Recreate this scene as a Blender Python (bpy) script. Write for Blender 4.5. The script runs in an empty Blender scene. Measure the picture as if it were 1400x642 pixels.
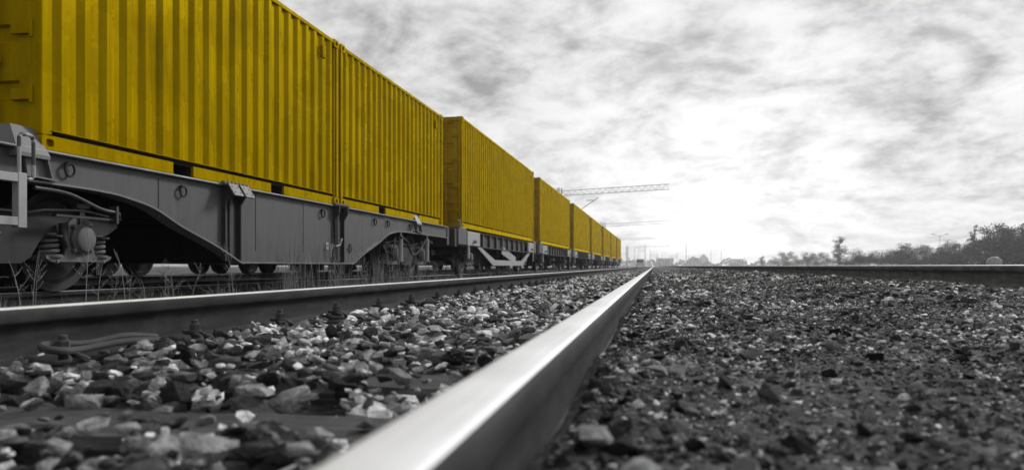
import bpy, bmesh, math, random
import numpy as np
from mathutils import Vector, Matrix

R = math.radians
random.seed(7)
rng = np.random.default_rng(7)
sc = bpy.context.scene
col = sc.collection

# ------------------------------------------------------------------ camera
EYE = 0.108                      # lens height over the near rail head (z = 0)
YAW = R(10.42)
cam_d = bpy.data.cameras.new('camera')
cam = bpy.data.objects.new('camera', cam_d)
col.objects.link(cam)
cam.location = (0, 0, EYE)
cam.rotation_euler = (R(90), 0, YAW)
cam_d.sensor_width = 36
cam_d.lens = 36 * 1060 / 1400
cam_d.shift_y = 42.5 / 1400
cam_d.clip_start = 0.02
cam_d.clip_end = 6000
cam_d.dof.use_dof = True
cam_d.dof.focus_distance = 5.5
cam_d.dof.aperture_fstop = 3.8
sc.camera = cam

# ------------------------------------------------------------------ sky, sun, exposure
SUN_EL, SUN_AZ = R(29.0), R(30)      # azimuth to the right of the track direction
world = bpy.data.worlds.new('World')
sc.world = world
world.use_nodes = True
nt = world.node_tree
nt.nodes.clear()
def wn(t, **kw):
    n = nt.nodes.new(t)
    for k, v in kw.items(): setattr(n, k, v)
    return n
def wl(a, b): nt.links.new(a, b)
def wmath(op, a, b=None, clamp=False):
    n = wn('ShaderNodeMath', operation=op, use_clamp=clamp)
    for i, v in enumerate((a, b)):
        if v is None: continue
        if isinstance(v, (int, float)): n.inputs[i].default_value = v
        else: wl(v, n.inputs[i])
    return n.outputs[0]
sky = wn('ShaderNodeTexSky', sky_type='NISHITA', sun_disc=False)
sky.sun_elevation = SUN_EL
sky.sun_rotation = SUN_AZ
sky.air_density = 1.0; sky.dust_density = 3.0
bw = wn('ShaderNodeRGBToBW'); wl(sky.outputs[0], bw.inputs[0])
clear = wmath('MULTIPLY', bw.outputs[0], 0.10)
tc = wn('ShaderNodeTexCoord')
sep = wn('ShaderNodeSeparateXYZ'); wl(tc.outputs['Generated'], sep.inputs[0])
zc = wmath('ADD', wmath('MAXIMUM', sep.outputs[2], 0.0), 0.30)
cmb = wn('ShaderNodeCombineXYZ')
wl(wmath('DIVIDE', sep.outputs[0], zc), cmb.inputs[0])
wl(wmath('DIVIDE', sep.outputs[1], zc), cmb.inputs[1])
mp = wn('ShaderNodeMapping'); wl(cmb.outputs[0], mp.inputs[0])
mp.inputs['Location'].default_value = (3.1, 1.7, 0.0)
mp.inputs['Rotation'].default_value = (0, 0, R(25))
n1 = wn('ShaderNodeTexNoise'); wl(mp.outputs[0], n1.inputs['Vector'])
n1.inputs['Scale'].default_value = 3.7; n1.inputs['Detail'].default_value = 9
n1.inputs['Roughness'].default_value = 0.58; n1.inputs['Distortion'].default_value = 0.6
n2 = wn('ShaderNodeTexNoise'); wl(mp.outputs[0], n2.inputs['Vector'])
n2.inputs['Scale'].default_value = 15.0; n2.inputs['Detail'].default_value = 6
n2.inputs['Roughness'].default_value = 0.6
nn = wmath('ADD', wmath('MULTIPLY', n1.outputs[0], 0.68), wmath('MULTIPLY', n2.outputs[0], 0.32))
rp = wn('ShaderNodeValToRGB'); wl(nn, rp.inputs[0])
cr = rp.color_ramp
for e, (p, v) in zip([cr.elements[0], cr.elements[1]], [(0.35, 0.25), (0.68, 0.68)]):
    e.position = p; e.color = (v, v, v, 1)
for p, v in ((0.43, 0.38), (0.50, 0.51), (0.57, 0.61)):
    e = cr.elements.new(p); e.color = (v, v, v, 1)
# thin cloud lit through from behind by the veiled sun
sd = Vector((math.sin(SUN_AZ) * math.cos(SUN_EL), math.cos(SUN_AZ) * math.cos(SUN_EL), math.sin(SUN_EL)))
dot = wn('ShaderNodeVectorMath', operation='DOT_PRODUCT')
wl(tc.outputs['Generated'], dot.inputs[0]); dot.inputs[1].default_value = sd
dd = wmath('MAXIMUM', dot.outputs['Value'], 0.0)
gap = wn('ShaderNodeVectorMath', operation='DOT_PRODUCT')          # bright clearing low over the horizon
wl(tc.outputs['Generated'], gap.inputs[0]); gap.inputs[1].default_value = Vector((math.sin(R(4)), math.cos(R(4)), math.sin(R(1.5)))).normalized()
gd = wmath('MAXIMUM', gap.outputs['Value'], 0.0)
halo = wmath('ADD', wmath('MULTIPLY', wmath('POWER', gd, 100), 0.38), wmath('MULTIPLY', wmath('POWER', gd, 16), 0.06))
dv_ = dot.outputs['Value']
front = wmath('ADD', wmath('ADD', wmath('MULTIPLY', dv_, 0.36), wmath('MULTIPLY', wmath('MULTIPLY', dv_, dv_), -0.21)), 0.85)   # an overcast sky is duller away from the sun
cloud = wmath('ADD', wmath('MULTIPLY', rp.outputs[0], front), halo)
tot = wmath('ADD', wmath('MULTIPLY', cloud, 0.98), wmath('MULTIPLY', clear, 0.02))
bg = wn('ShaderNodeBackground'); wl(tot, bg.inputs[0]); bg.inputs[1].default_value = 1.0
wo = wn('ShaderNodeOutputWorld'); wl(bg.outputs[0], wo.inputs[0])

sun_d = bpy.data.lights.new('sun', 'SUN')
sun_d.energy = 1.5; sun_d.angle = R(10); sun_d.color = (1, 1, 1)
sun = bpy.data.objects.new('sun', sun_d); col.objects.link(sun)
sun.rotation_euler = (-sd).to_track_quat('-Z', 'Y').to_euler()
sun.location = (0, 0, 30)

vs = sc.view_settings
vs.view_transform = 'Standard'; vs.look = 'None'; vs.exposure = 0.44; vs.gamma = 1.0
vs.use_curve_mapping = False
sc.cycles.use_denoising = True
sc.cycles.max_bounces = 6; sc.cycles.diffuse_bounces = 3; sc.cycles.glossy_bounces = 3
sc.cycles.transmission_bounces = 2; sc.cycles.volume_bounces = 0
sc.cycles.caustics_reflective = False; sc.cycles.caustics_refractive = False

# ------------------------------------------------------------------ materials
class Mat:
    def __init__(s, name):
        s.m = bpy.data.materials.new(name); s.m.use_nodes = True
        s.t = s.m.node_tree; s.b = s.t.nodes['Principled BSDF']
        s.b.inputs['Specular IOR Level'].default_value = 0.4
    def n(s, t, **kw):
        x = s.t.nodes.new(t)
        for k, v in kw.items(): setattr(x, k, v)
        return x
    def l(s, a, b): s.t.links.new(a, b)
    def coord(s, kind='Object', scale=None):
        c = s.n('ShaderNodeTexCoord').outputs[kind]
        if scale:
            mm = s.n('ShaderNodeMapping'); s.l(c, mm.inputs[0]); mm.inputs['Scale'].default_value = scale
            c = mm.outputs[0]
        return c
    def noise(s, vec, scale, detail=5, rough=0.55, dist=0):
        x = s.n('ShaderNodeTexNoise'); s.l(vec, x.inputs['Vector'])
        x.inputs['Scale'].default_value = scale; x.inputs['Detail'].default_value = detail
        x.inputs['Roughness'].default_value = rough; x.inputs['Distortion'].default_value = dist
        return x.outputs[0]
    def ramp(s, fac, stops):
        x = s.n('ShaderNodeValToRGB'); s.l(fac, x.inputs[0])
        c = x.color_ramp
        while len(c.elements) < len(stops): c.elements.new(0.5)
        for e, (p, v) in zip(c.elements, sorted(stops, key=lambda q: q[0])):
            e.position = p
            e.color = (v, v, v, 1) if isinstance(v, (int, float)) else (*v, 1)
        return x.outputs[0]
    def math(s, op, a, b=None, clamp=False):
        x = s.n('ShaderNodeMath', operation=op, use_clamp=clamp)
        for i, v in enumerate((a, b)):
            if v is None: continue
            if isinstance(v, (int, float)): x.inputs[i].default_value = v
            else: s.l(v, x.inputs[i])
        return x.outputs[0]
    def mix(s, f, a, b, mode='MIX'):
        x = s.n('ShaderNodeMix', data_type='RGBA', blend_type=mode)
        for i, v in ((0, f), (6, a), (7, b)):
            if isinstance(v, (int, float)):
                x.inputs[i].default_value = v if i == 0 else (v, v, v, 1)
            elif isinstance(v, tuple): x.inputs[i].default_value = (*v, 1)
            else: s.l(v, x.inputs[i])
        return x.outputs[2]
    def color(s, c):
        if isinstance(c, (int, float)): s.b.inputs['Base Color'].default_value = (c, c, c, 1)
        elif isinstance(c, tuple): s.b.inputs['Base Color'].default_value = (*c, 1)
        else: s.l(c, s.b.inputs['Base Color'])
    def rough(s, r):
        if isinstance(r, (int, float)): s.b.inputs['Roughness'].default_value = r
        else: s.l(r, s.b.inputs['Roughness'])
    def bump(s, h, strength=0.3, dist=0.01):
        x = s.n('ShaderNodeBump'); s.l(h, x.inputs['Height'])
        x.inputs['Strength'].default_value = strength; x.inputs['Distance'].default_value = dist
        s.l(x.outputs[0], s.b.inputs['Normal'])

def grey_paint(name, v, rough=0.55, dirt=0.5, scale=3.0, spec=0.4):
    m = Mat(name); c = m.coord()
    a = m.noise(c, scale, 6, 0.6)
    st = m.noise(m.coord('Object', (6, 6, 0.7)), 2.0, 5, 0.6)
    f = m.math('MULTIPLY', m.math('ADD', a, st), 0.5)
    m.color(m.ramp(f, [(0.33, v * (1 - dirt)), (0.5, v), (0.68, v * (1 + dirt * 0.45))]))
    m.rough(m.ramp(a, [(0.3, rough - 0.1), (0.7, min(1, rough + 0.18))]))
    m.b.inputs['Specular IOR Level'].default_value = spec
    m.bump(m.noise(c, 60, 4), 0.15, 0.004)
    return m.m

M = {}
M['wagon'] = grey_paint('wagon_grey_paint', 0.075, 0.5, 0.4)
M['hood'] = grey_paint('worn_hood_paint', 0.15, 0.5, 0.35)
M['wagon_dark'] = grey_paint('underframe_black', 0.016, 0.75, 0.5)
M['gear'] = grey_paint('greasy_black_steel', 0.018, 0.6, 0.5)
M['edge'] = grey_paint('flange_highlight_paint', 0.18, 0.5, 0.35)  # bright highlight along the flanges, painted in as a paler colour
M['wagon_mid'] = grey_paint('weathered_steel', 0.036, 0.6, 0.5)
M['light_grey'] = grey_paint('pale_grey_paint', 0.36, 0.55, 0.35)
M['white_paint'] = grey_paint('chalky_white_paint', 0.85, 0.6, 0.3)
M['black_paint'] = grey_paint('black_stripe_paint', 0.03, 0.6, 0.3)
M['rust'] = grey_paint('rusty_iron', 0.06, 0.85, 0.5, 14)
M['cast'] = grey_paint('cast_iron', 0.13, 0.7, 0.45, 9)
M['mast'] = grey_paint('hazed_galvanised_steel', 0.7, 0.6, 0.2)  # steel lightened so gantries and masts look faded by haze
M['far_build'] = grey_paint('hazed_concrete', 0.6, 0.9, 0.2, 0.3)  # distance haze put into the wall colour of the far buildings
M['glass'] = grey_paint('dark_glass', 0.03, 0.15, 0.1, 1)
M['rubber'] = grey_paint('black_rubber', 0.025, 0.8, 0.2)

def yellow_paint():
    m = Mat('yellow_container_paint')
    oi = m.n('ShaderNodeObjectInfo').outputs['Random']
    sh = m.n('ShaderNodeVectorMath', operation='ADD'); m.l(m.coord(), sh.inputs[0]); m.l(m.math('MULTIPLY', oi, 37.0), sh.inputs[1]); c = sh.outputs[0]
    def stretched(v):
        q = m.n('ShaderNodeMapping'); m.l(c, q.inputs[0]); q.inputs['Scale'].default_value = v; return q.outputs[0]
    big = m.noise(c, 1.3, 5, 0.6)
    streak = m.noise(stretched((7, 7, 0.35)), 1.6, 6, 0.65)
    f = m.math('ADD', m.math('MULTIPLY', big, 0.45), m.math('MULTIPLY', streak, 0.55))
    base = m.ramp(f, [(0.30, (0.15, 0.092, 0.0)), (0.45, (0.28, 0.18, 0.0)), (0.60, (0.38, 0.248, 0.0)), (0.75, (0.45, 0.30, 0.001))])
    # scuffs and rust flecks
    fl = m.noise(c, 19, 8, 0.7)
    flm = m.math('MULTIPLY', m.ramp(fl, [(0.62, 0.0), (0.66, 1.0)]), m.ramp(m.noise(c, 2.2, 3), [(0.48, 0.0), (0.62, 1.0)]))
    c2 = m.mix(flm, base, (0.10, 0.05, 0.006))
    sm = m.noise(stretched((3, 3, 22)), 2.4, 4, 0.6)
    scm = m.ramp(sm, [(0.70, 0.0), (0.76, 0.45)])
    c3 = m.mix(scm, c2, (0.66, 0.49, 0.01))
    run = m.math('MULTIPLY', m.ramp(m.noise(stretched((16, 16, 0.22)), 1.5, 5, 0.6), [(0.60, 0.0), (0.70, 0.75)]), m.ramp(m.noise(c, 0.9, 3), [(0.46, 0.0), (0.60, 1.0)]))
    c3 = m.mix(run, c3, (0.17, 0.095, 0.004))
    rgh = m.ramp(big, [(0.3, 0.20), (0.7, 0.34)])
    df = m.n('ShaderNodeBsdfDiffuse'); m.l(c3, df.inputs['Color'])
    gl = m.n('ShaderNodeBsdfGlossy'); gl.inputs['Color'].default_value = (0.98, 0.70, 0.005, 1); m.l(rgh, gl.inputs['Roughness'])
    fr = m.n('ShaderNodeFresnel'); fr.inputs['IOR'].default_value = 1.58
    ms = m.n('ShaderNodeMixShader'); m.l(fr.outputs[0], ms.inputs[0]); m.l(df.outputs[0], ms.inputs[1]); m.l(gl.outputs[0], ms.inputs[2])
    m.l(ms.outputs[0], m.t.nodes['Material Output'].inputs['Surface'])
    h = m.math('ADD', m.noise(c, 4, 3), m.math('MULTIPLY', m.noise(c, 70, 4), 0.12))
    bp = m.n('ShaderNodeBump'); m.l(h, bp.inputs['Height']); bp.inputs['Strength'].default_value = 0.2; bp.inputs['Distance'].default_value = 0.02
    m.t.nodes.remove(m.b)
    for q in (df, gl, fr): m.l(bp.outputs[0], q.inputs['Normal'])
    return m.m
M['yellow'] = yellow_paint()

def rail_side(k=1.0, name='rail_rusted_side'):
    m = Mat(name); c = m.coord()
    a = m.noise(c, 9, 8, 0.65); b = m.noise(m.coord('Object', (1, 0.15, 1)), 30, 4)
    m.color(m.ramp(m.math('MULTIPLY', m.math('ADD', a, b), 0.5), [(0.35, 0.022 * k), (0.5, 0.04 * k), (0.68, 0.075 * k)]))
    m.b.inputs['Specular IOR Level'].default_value = 0.12
    m.rough(m.ramp(a, [(0.3, 0.7), (0.7, 0.9)])); m.bump(m.noise(c, 160, 5, 0.7), 0.35, 0.002)
    return m.m
def rail_top():
    m = Mat('rail_polished_head'); c = m.coord('Object', (30, 0.5, 1))
    a = m.noise(c, 4, 6, 0.6); g = m.noise(m.coord(), 3, 6, 0.65)
    m.color(m.ramp(m.math('ADD', m.math('MULTIPLY', a, 0.5), m.math('MULTIPLY', g, 0.5)), [(0.35, 0.74), (0.6, 0.94)]))
    m.b.inputs['Metallic'].default_value = 0.45
    m.rough(m.ramp(g, [(0.3, 0.46), (0.7, 0.60)])); m.bump(a, 0.08, 0.001)
    return m.m
M['rail_side'] = rail_side(); M['rail_pale'] = rail_side(3.0, 'rail_pale_side'); M['rail_top'] = rail_top()  # second side material is a paler copy for the right-hand track

def stone_mat(name, stops, bump=0.9, patches=False):
    m = Mat(name); c = m.coord()
    isl = m.n('ShaderNodeNewGeometry').outputs['Random Per Island']
    ob = m.n('ShaderNodeObjectInfo').outputs['Random']
    r = m.math('FRACT', m.math('ADD', isl, m.math('MULTIPLY', ob, 7.31)))
    base = m.ramp(r, stops)
    p = m.noise(c, 45, 8, 0.68)
    vein = m.noise(m.coord('Object', (1, 1, 3)), 90, 5, 0.6)
    dirt = m.ramp(p, [(0.32, 0.45), (0.5, 1.0), (0.7, 1.45)])
    k = m.mix(1.0, base, dirt, 'MULTIPLY')
    k = m.mix(0.35, k, m.ramp(vein, [(0.4, 0.4), (0.6, 1.4)]), 'MULTIPLY')
    if patches:
        wp = m.n('ShaderNodeNewGeometry').outputs['Position']
        k = m.mix(1.0, k, m.ramp(m.noise(wp, 1.1, 5, 0.6, 0.3), [(0.38, 0.3), (0.5, 0.9), (0.60, 1.6)]), 'MULTIPLY')
    m.color(k); m.rough(0.88); m.b.inputs['Specular IOR Level'].default_value = 0.25
    m.bump(m.math('ADD', p, m.math('MULTIPLY', m.noise(c, 260, 4, 0.7), 0.4)), bump, 0.006)
    return m.m
M['ballast'] = stone_mat('crushed_stone', [(0.0, 0.05), (0.25, 0.11), (0.45, 0.23), (0.60, 0.42), (0.70, 0.64), (0.77, 0.90), (1.0, 0.95)])
M['chips'] = stone_mat('dirty_gravel', [(0.0, 0.03), (0.40, 0.10), (0.62, 0.22), (0.78, 0.46), (0.87, 0.82), (1.0, 0.95)], 0.9, True)

def ground_mat():
    m = Mat('gravelly_earth'); c = m.coord()
    a = m.noise(c, 0.9, 6, 0.6); b = m.noise(c, 14, 8, 0.7); d = m.noise(c, 140, 6, 0.75)
    v = m.n('ShaderNodeTexVoronoi'); m.l(c, v.inputs['Vector']); v.inputs['Scale'].default_value = 55
    cell = m.n('ShaderNodeRGBToBW'); m.l(v.outputs['Color'], cell.inputs[0])
    f = m.math('ADD', m.math('MULTIPLY', a, 0.45), m.math('ADD', m.math('MULTIPLY', b, 0.35), m.math('MULTIPLY', cell.outputs[0], 0.2)))
    m.color(m.ramp(f, [(0.36, 0.025), (0.46, 0.065), (0.56, 0.17), (0.68, 0.40)]))
    m.rough(0.92); m.b.inputs['Specular IOR Level'].default_value = 0.2
    h = m.math('ADD', m.math('ADD', m.math('MULTIPLY', b, 1.0), m.math('MULTIPLY', v.outputs['Distance'], -0.8)), m.math('MULTIPLY', d, 0.6))
    m.bump(h, 1.0, 0.03)
    return m.m
M['ground'] = ground_mat()
def wood_mat():
    m = Mat('old_creosoted_wood'); c = m.coord('Object', (1.2, 22, 22))
    a = m.noise(c, 3, 8, 0.65, 0.4); b = m.noise(m.coord(), 9, 5)
    m.color(m.ramp(m.math('ADD', m.math('MULTIPLY', a, 0.6), m.math('MULTIPLY', b, 0.4)), [(0.34, 0.018), (0.5, 0.055), (0.68, 0.13)]))
    m.rough(0.85); m.bump(a, 0.9, 0.012)
    return m.m
M['wood'] = wood_mat()
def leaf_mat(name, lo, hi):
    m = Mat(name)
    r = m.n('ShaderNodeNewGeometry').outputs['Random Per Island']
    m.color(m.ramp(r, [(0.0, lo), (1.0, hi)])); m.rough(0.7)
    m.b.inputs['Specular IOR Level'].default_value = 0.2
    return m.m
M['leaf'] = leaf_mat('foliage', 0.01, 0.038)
M['leaf_pale'] = leaf_mat('pale_foliage', 0.07, 0.17)  # on the far bushes this paleness is haze painted into the leaves
M['grass'] = leaf_mat('dry_grass', 0.08, 0.48)
M['bark'] = grey_paint('bark', 0.10, 0.9, 0.5, 6)

# ------------------------------------------------------------------ mesh helpers
class MB:
    def __init__(s): s.v = []; s.f = []; s.mi = []
    def add(s, vs_, fs, mi=0):
        o = len(s.v); s.v.extend([tuple(v) for v in vs_])
        s.f.extend([tuple(o + i for i in f) for f in fs]); s.mi.extend([mi] * len(fs)); return s
    def box(s, x0, x1, y0, y1, z0, z1, mi=0, c=0.0):
        if c <= 0:
            v = [(x, y, z) for x in (x0, x1) for y in (y0, y1) for z in (z0, z1)]
            return s.add(v, [(0, 1, 3, 2), (4, 6, 7, 5), (0, 4, 5, 1), (2, 3, 7, 6), (0, 2, 6, 4), (1, 5, 7, 3)], mi)
        # chamfered box
        X = (x0, x1); Y = (y0, y1); Z = (z0, z1); v = []; idx = {}
        for i in (0, 1):
            for j in (0, 1):
                for k in (0, 1):
                    sx, sy, sz = (c, -c)[i], (c, -c)[j], (c, -c)[k]
                    for ax, p in enumerate(((X[i], Y[j] + sy, Z[k] + sz), (X[i] + sx, Y[j], Z[k] + sz), (X[i] + sx, Y[j] + sy, Z[k]))):
                        idx[i, j, k, ax] = len(v); v.append(p)
        f = []
        for i in (0, 1):
            q = [idx[i, a, b, 0] for a, b in ((0, 0), (1, 0), (1, 1), (0, 1))]; f.append(q if i else q[::-1])
            q = [idx[a, i, b, 1] for a, b in ((0, 0), (1, 0), (1, 1), (0, 1))]; f.append(q[::-1] if i else q)
            q = [idx[a, b, i, 2] for a, b in ((0, 0), (1, 0), (1, 1), (0, 1))]; f.append(q if i else q[::-1])
        for a in (0, 1):
            for b in (0, 1):
                f.append([idx[a, b, 0, 0], idx[a, b, 1, 0], idx[a, b, 1, 1], idx[a, b, 0, 1]])
                f.append([idx[a, 0, b, 0], idx[a, 1, b, 0], idx[a, 1, b, 2], idx[a, 0, b, 2]])
                f.append([idx[0, a, b, 1], idx[1, a, b, 1], idx[1, a, b, 2], idx[0, a, b, 2]])
        for i in (0, 1):
            for j in (0, 1):
                for k in (0, 1): f.append([idx[i, j, k, 0], idx[i, j, k, 1], idx[i, j, k, 2]])
        return s.add(v, f, mi)
    def prism(s, poly, axis, a, b, mi=0):
        """poly: 2-D outline, extruded along axis from a to b. axis x: (y,z); y: (x,z); z: (x,y)"""
        def pt(p, t): return {'x': (t, p[0], p[1]), 'y': (p[0], t, p[1]), 'z': (p[0], p[1], t)}[axis]
        n = len(poly); v = [pt(p, a) for p in poly] + [pt(p, b) for p in poly]
        f = [tuple(range(n))[::-1], tuple(range(n, 2 * n))] + [(i, (i + 1) % n, n + (i + 1) % n, n + i) for i in range(n)]
        return s.add(v, f, mi)
    def strip(s, line, axis, a, b, th, mi=0):
        """thick ribbon following an open 2-D line, extruded along axis"""
        L = [Vector(p) for p in line]; up = []; dn = []
        for i, p in enumerate(L):
            d = (L[min(i + 1, len(L) - 1)] - L[max(i - 1, 0)]).normalized(); nrm = Vector((-d.y, d.x))
            up.append(p + nrm * th / 2); dn.append(p - nrm * th / 2)
        for i in range(len(L) - 1): pass
        def pt(p, t): return {'x': (t, p[0], p[1]), 'y': (p[0], t, p[1]), 'z': (p[0], p[1], t)}[axis]
        n = len(L); v = [pt(p, a) for p in up] + [pt(p, b) for p in up] + [pt(p, b) for p in dn] + [pt(p, a) for p in dn]
        f = []
        for k in range(4):
            k2 = (k + 1) % 4
            f += [(k * n + i, k * n + i + 1, k2 * n + i + 1, k2 * n + i) for i in range(n - 1)]
        f += [(0, n, 2 * n, 3 * n), (n - 1, 4 * n - 1, 3 * n - 1, 2 * n - 1)]
        return s.add(v, f, mi)
    def sheet(s, vs_, fs, off, mi=0):
        """pressed sheet closed to a thin solid: front faces, back faces shifted by off, rim"""
        n = len(vs_); v = [Vector(p) for p in vs_] + [Vector(p) + Vector(off) for p in vs_]
        f = [tuple(q) for q in fs] + [tuple(i + n for i in q[::-1]) for q in fs]; cnt = {}
        for q in fs:
            for i in range(len(q)):
                e = (q[i], q[(i + 1) % len(q)]); k = (min(e), max(e)); cnt.setdefault(k, []).append(e)
        for k, es in cnt.items():
            if len(es) == 1: a, b = es[0]; f.append((b, a, a + n, b + n))
        return s.add(v, f, mi)
    def tube(s, pts, r, seg=8, mi=0, closed=False):
        P = [Vector(p) for p in pts]; n = len(P); v = []; ref = None
        rr = r if isinstance(r, (list, tuple)) else [r] * n
        for i, p in enumerate(P):
            if closed: d = P[(i + 1) % n] - P[i - 1]
            else: d = P[min(i + 1, n - 1)] - P[max(i - 1, 0)]
            d.normalize()
            if ref is None: ref = d.orthogonal().normalized()
            ref = (ref - d * ref.dot(d))
            ref = ref.normalized() if ref.length > 1e-6 else d.orthogonal().normalized()
            bi = d.cross(ref)
            v += [p + (ref * math.cos(2 * math.pi * k / seg) + bi * math.sin(2 * math.pi * k / seg)) * rr[i] for k in range(seg)]
        f = []
        for i in range(n if closed else n - 1):
            j = (i + 1) % n
            f += [(i * seg + k, i * seg + (k + 1) % seg, j * seg + (k + 1) % seg, j * seg + k) for k in range(seg)]
        if not closed: f += [tuple(range(seg))[::-1], tuple(range((n - 1) * seg, n * seg))]
        return s.add(v, f, mi)
    def lathe(s, prof, axis, c, seg=24, mi=0):
        """prof: (radius, t) along axis; closed at ends when radius 0"""
        v = []; n = len(prof)
        for r, t in prof:
            for k in range(seg):
                a = 2 * math.pi * k / seg; p, q = r * math.cos(a), r * math.sin(a)
                v.append({'x': (c[0] + t, c[1] + p, c[2] + q), 'y': (c[0] + p, c[1] + t, c[2] + q), 'z': (c[0] + p, c[1] + q, c[2] + t)}[axis])
        f = [(i * seg + k, i * seg + (k + 1) % seg, (i + 1) * seg + (k + 1) % seg, (i + 1) * seg + k) for i in range(n - 1) for k in range(seg)]
        f += [tuple(range(seg))[::-1], tuple(range((n - 1) * seg, n * seg))]
        return s.add(v, f, mi)
    def bar(s, a, b, w, h, mi=0):
        """square bar between two points"""
        a = Vector(a); b = Vector(b); d = (b - a).normalized()
        u = d.cross(Vector((0, 0, 1))); u = u.normalized() if u.length > 1e-4 else Vector((1, 0, 0)); w2 = d.cross(u)
        v = [p + u * sx * w / 2 + w2 * sy * h / 2 for p in (a, b) for sx, sy in ((-1, -1), (1, -1), (1, 1), (-1, 1))]
        return s.add(v, [(0, 1, 2, 3)[::-1], (4, 5, 6, 7), (0, 1, 5, 4), (1, 2, 6, 5), (2, 3, 7, 6), (3, 0, 4, 7)], mi)
    def mesh(s, name, mats, smooth=False):
        me = bpy.data.meshes.new(name); me.from_pydata(s.v, [], s.f)
        for m in (mats if isinstance(mats, (list, tuple)) else [mats]): me.materials.append(M[m] if isinstance(m, str) else m)
        if any(s.mi): me.polygons.foreach_set('material_index', s.mi)
        bm = bmesh.new(); bm.from_mesh(me); bmesh.ops.recalc_face_normals(bm, faces=bm.faces[:]); bm.to_mesh(me); bm.free()
        if smooth:
            me.polygons.foreach_set('use_smooth', [True] * len(me.polygons))
            try: me.set_sharp_from_angle(angle=R(38))
            except Exception: pass
        me.update()
        return me
    def build(s, name, mats, parent=None, smooth=False, loc=(0, 0, 0)):
        return link(name, s.mesh(name, mats, smooth), parent, loc)

def link(name, me, parent=None, loc=(0, 0, 0)):
    o = bpy.data.objects.new(name, me); col.objects.link(o); o.location = loc
    if parent is not None: o.parent = parent
    return o
def empty(name, loc=(0, 0, 0)):
    o = bpy.data.objects.new(name, None); col.objects.link(o); o.location = loc; o.empty_display_size = 0.2; return o
def tag(o, label=None, cat=None, group=None, kind=None):
    if label: o['label'] = label
    if cat: o['category'] = cat
    if group: o['group'] = group
    if kind: o['kind'] = kind
    return o
KIDS = {}
def copy_tree(o, parent=None, depth=0):
    c = o.copy(); col.objects.link(c); c.parent = parent
    for ch in [x for x in ALLKIDS(o)]: copy_tree(ch, c, depth + 1)
    return c
def ALLKIDS(o): return list(o.children)
def arr_mesh(name, V, F, mat, flat=True):
    """triangles from numpy arrays"""
    me = bpy.data.meshes.new(name)
    me.vertices.add(len(V)); me.vertices.foreach_set('co', np.ascontiguousarray(V, dtype=np.float32).ravel())
    nf = len(F); k = F.shape[1]
    me.loops.add(nf * k); me.loops.foreach_set('vertex_index', np.ascontiguousarray(F, dtype=np.int32).ravel())
    me.polygons.add(nf); me.polygons.foreach_set('loop_start', np.arange(0, nf * k, k, dtype=np.int32))
    me.polygons.foreach_set('loop_total', np.full(nf, k, dtype=np.int32))
    me.materials.append(M[mat]); me.update(calc_edges=True); me.validate()
    if flat: me.polygons.foreach_set('use_smooth', np.zeros(len(me.polygons), dtype=bool))
    return me
def place(px, depth, py=None):
    """scene point seen at picture column px at the given distance (for laying out far things)"""
    xc = (px - 700) * depth / 1060
    x = xc * math.cos(YAW) - depth * math.sin(YAW); y = xc * math.sin(YAW) + depth * math.cos(YAW)
    return Vector((x, y, EYE + (363.5 - py) * depth / 1060 if py is not None else 0.0))
def depth_of(x, y): return y * math.cos(YAW) - x * math.sin(YAW)
def pixel(x, y, z):
    d = depth_of(x, y); xc = x * math.cos(YAW) + y * math.sin(YAW)
    return 700 + 1060 * xc / d, 363.5 - 1060 * (z - EYE) / d
def catmull(pts, n=6):
    P = [Vector(p) for p in pts]; out = []
    for i in range(len(P) - 1):
        p0, p1, p2, p3 = P[max(i - 1, 0)], P[i], P[i + 1], P[min(i + 2, len(P) - 1)]
        for k in range(n):
            t = k / n
            out.append(0.5 * ((2 * p1) + (p2 - p0) * t + (2 * p0 - 5 * p1 + 4 * p2 - p3) * t * t + (3 * p1 - p0 - 3 * p2 + p3) * t ** 3))
    out.append(P[-1]); return out

# ------------------------------------------------------------------ ground
RX1, RX0 = -0.154, -1.660         # near track rails
TX = -6.149; TRT = -0.12          # train track centre and rail head level
QX0, QX1 = 2.36, 3.87             # raised track on the right, head level QT
QT = EYE + 0.008
def ground_base(x):
    return np.interp(x, [-60, -12, -9.6, -7.6, -4.7, -4.0, -2.6, -1.9, -1.4, -0.28, -0.115, 0.25, 0.8, 1.9, 2.2, 4.1, 5.2, 9, 60],
                     [-.25, -.27, -.29, -.28, -.28, -.24, -.175, -.165, -.212, -.212, -.118, -.135, -.150, -.080, -.022, -.02, -.12, -.25, -.3])
def vnoise(x, y, s, seed):
    q = np.random.default_rng(seed).random((64, 64)); u = x * s; w = y * s
    i = np.floor(u).astype(int); j = np.floor(w).astype(int); a = u - i; b = w - j
    a = a * a * (3 - 2 * a); b = b * b * (3 - 2 * b)
    g = lambda m, n: q[m % 64, n % 64]
    return (g(i, j) * (1 - a) + g(i + 1, j) * a) * (1 - b) + (g(i, j + 1) * (1 - a) + g(i + 1, j + 1) * a) * b - 0.5
def ground_h(x, y):
    x = np.asarray(x, float); y = np.asarray(y, float)
    h = ground_base(x)
    near = np.clip(1 - np.abs(y) / 80, 0, 1) * np.clip(1 - np.abs(x) / 30, 0, 1)
    right = np.clip((x - 0.1) / 0.3, 0, 1) * np.clip((9 - x) / 2, 0, 1)
    h = h + near * (vnoise(x, y, 1.7, 1) * 0.03 + vnoise(x, y, 5, 2) * 0.02)
    h = h + right * near * (vnoise(x, y, 7, 3) * 0.020 + vnoise(x, y, 23, 4) * 0.014)
    return h
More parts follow.
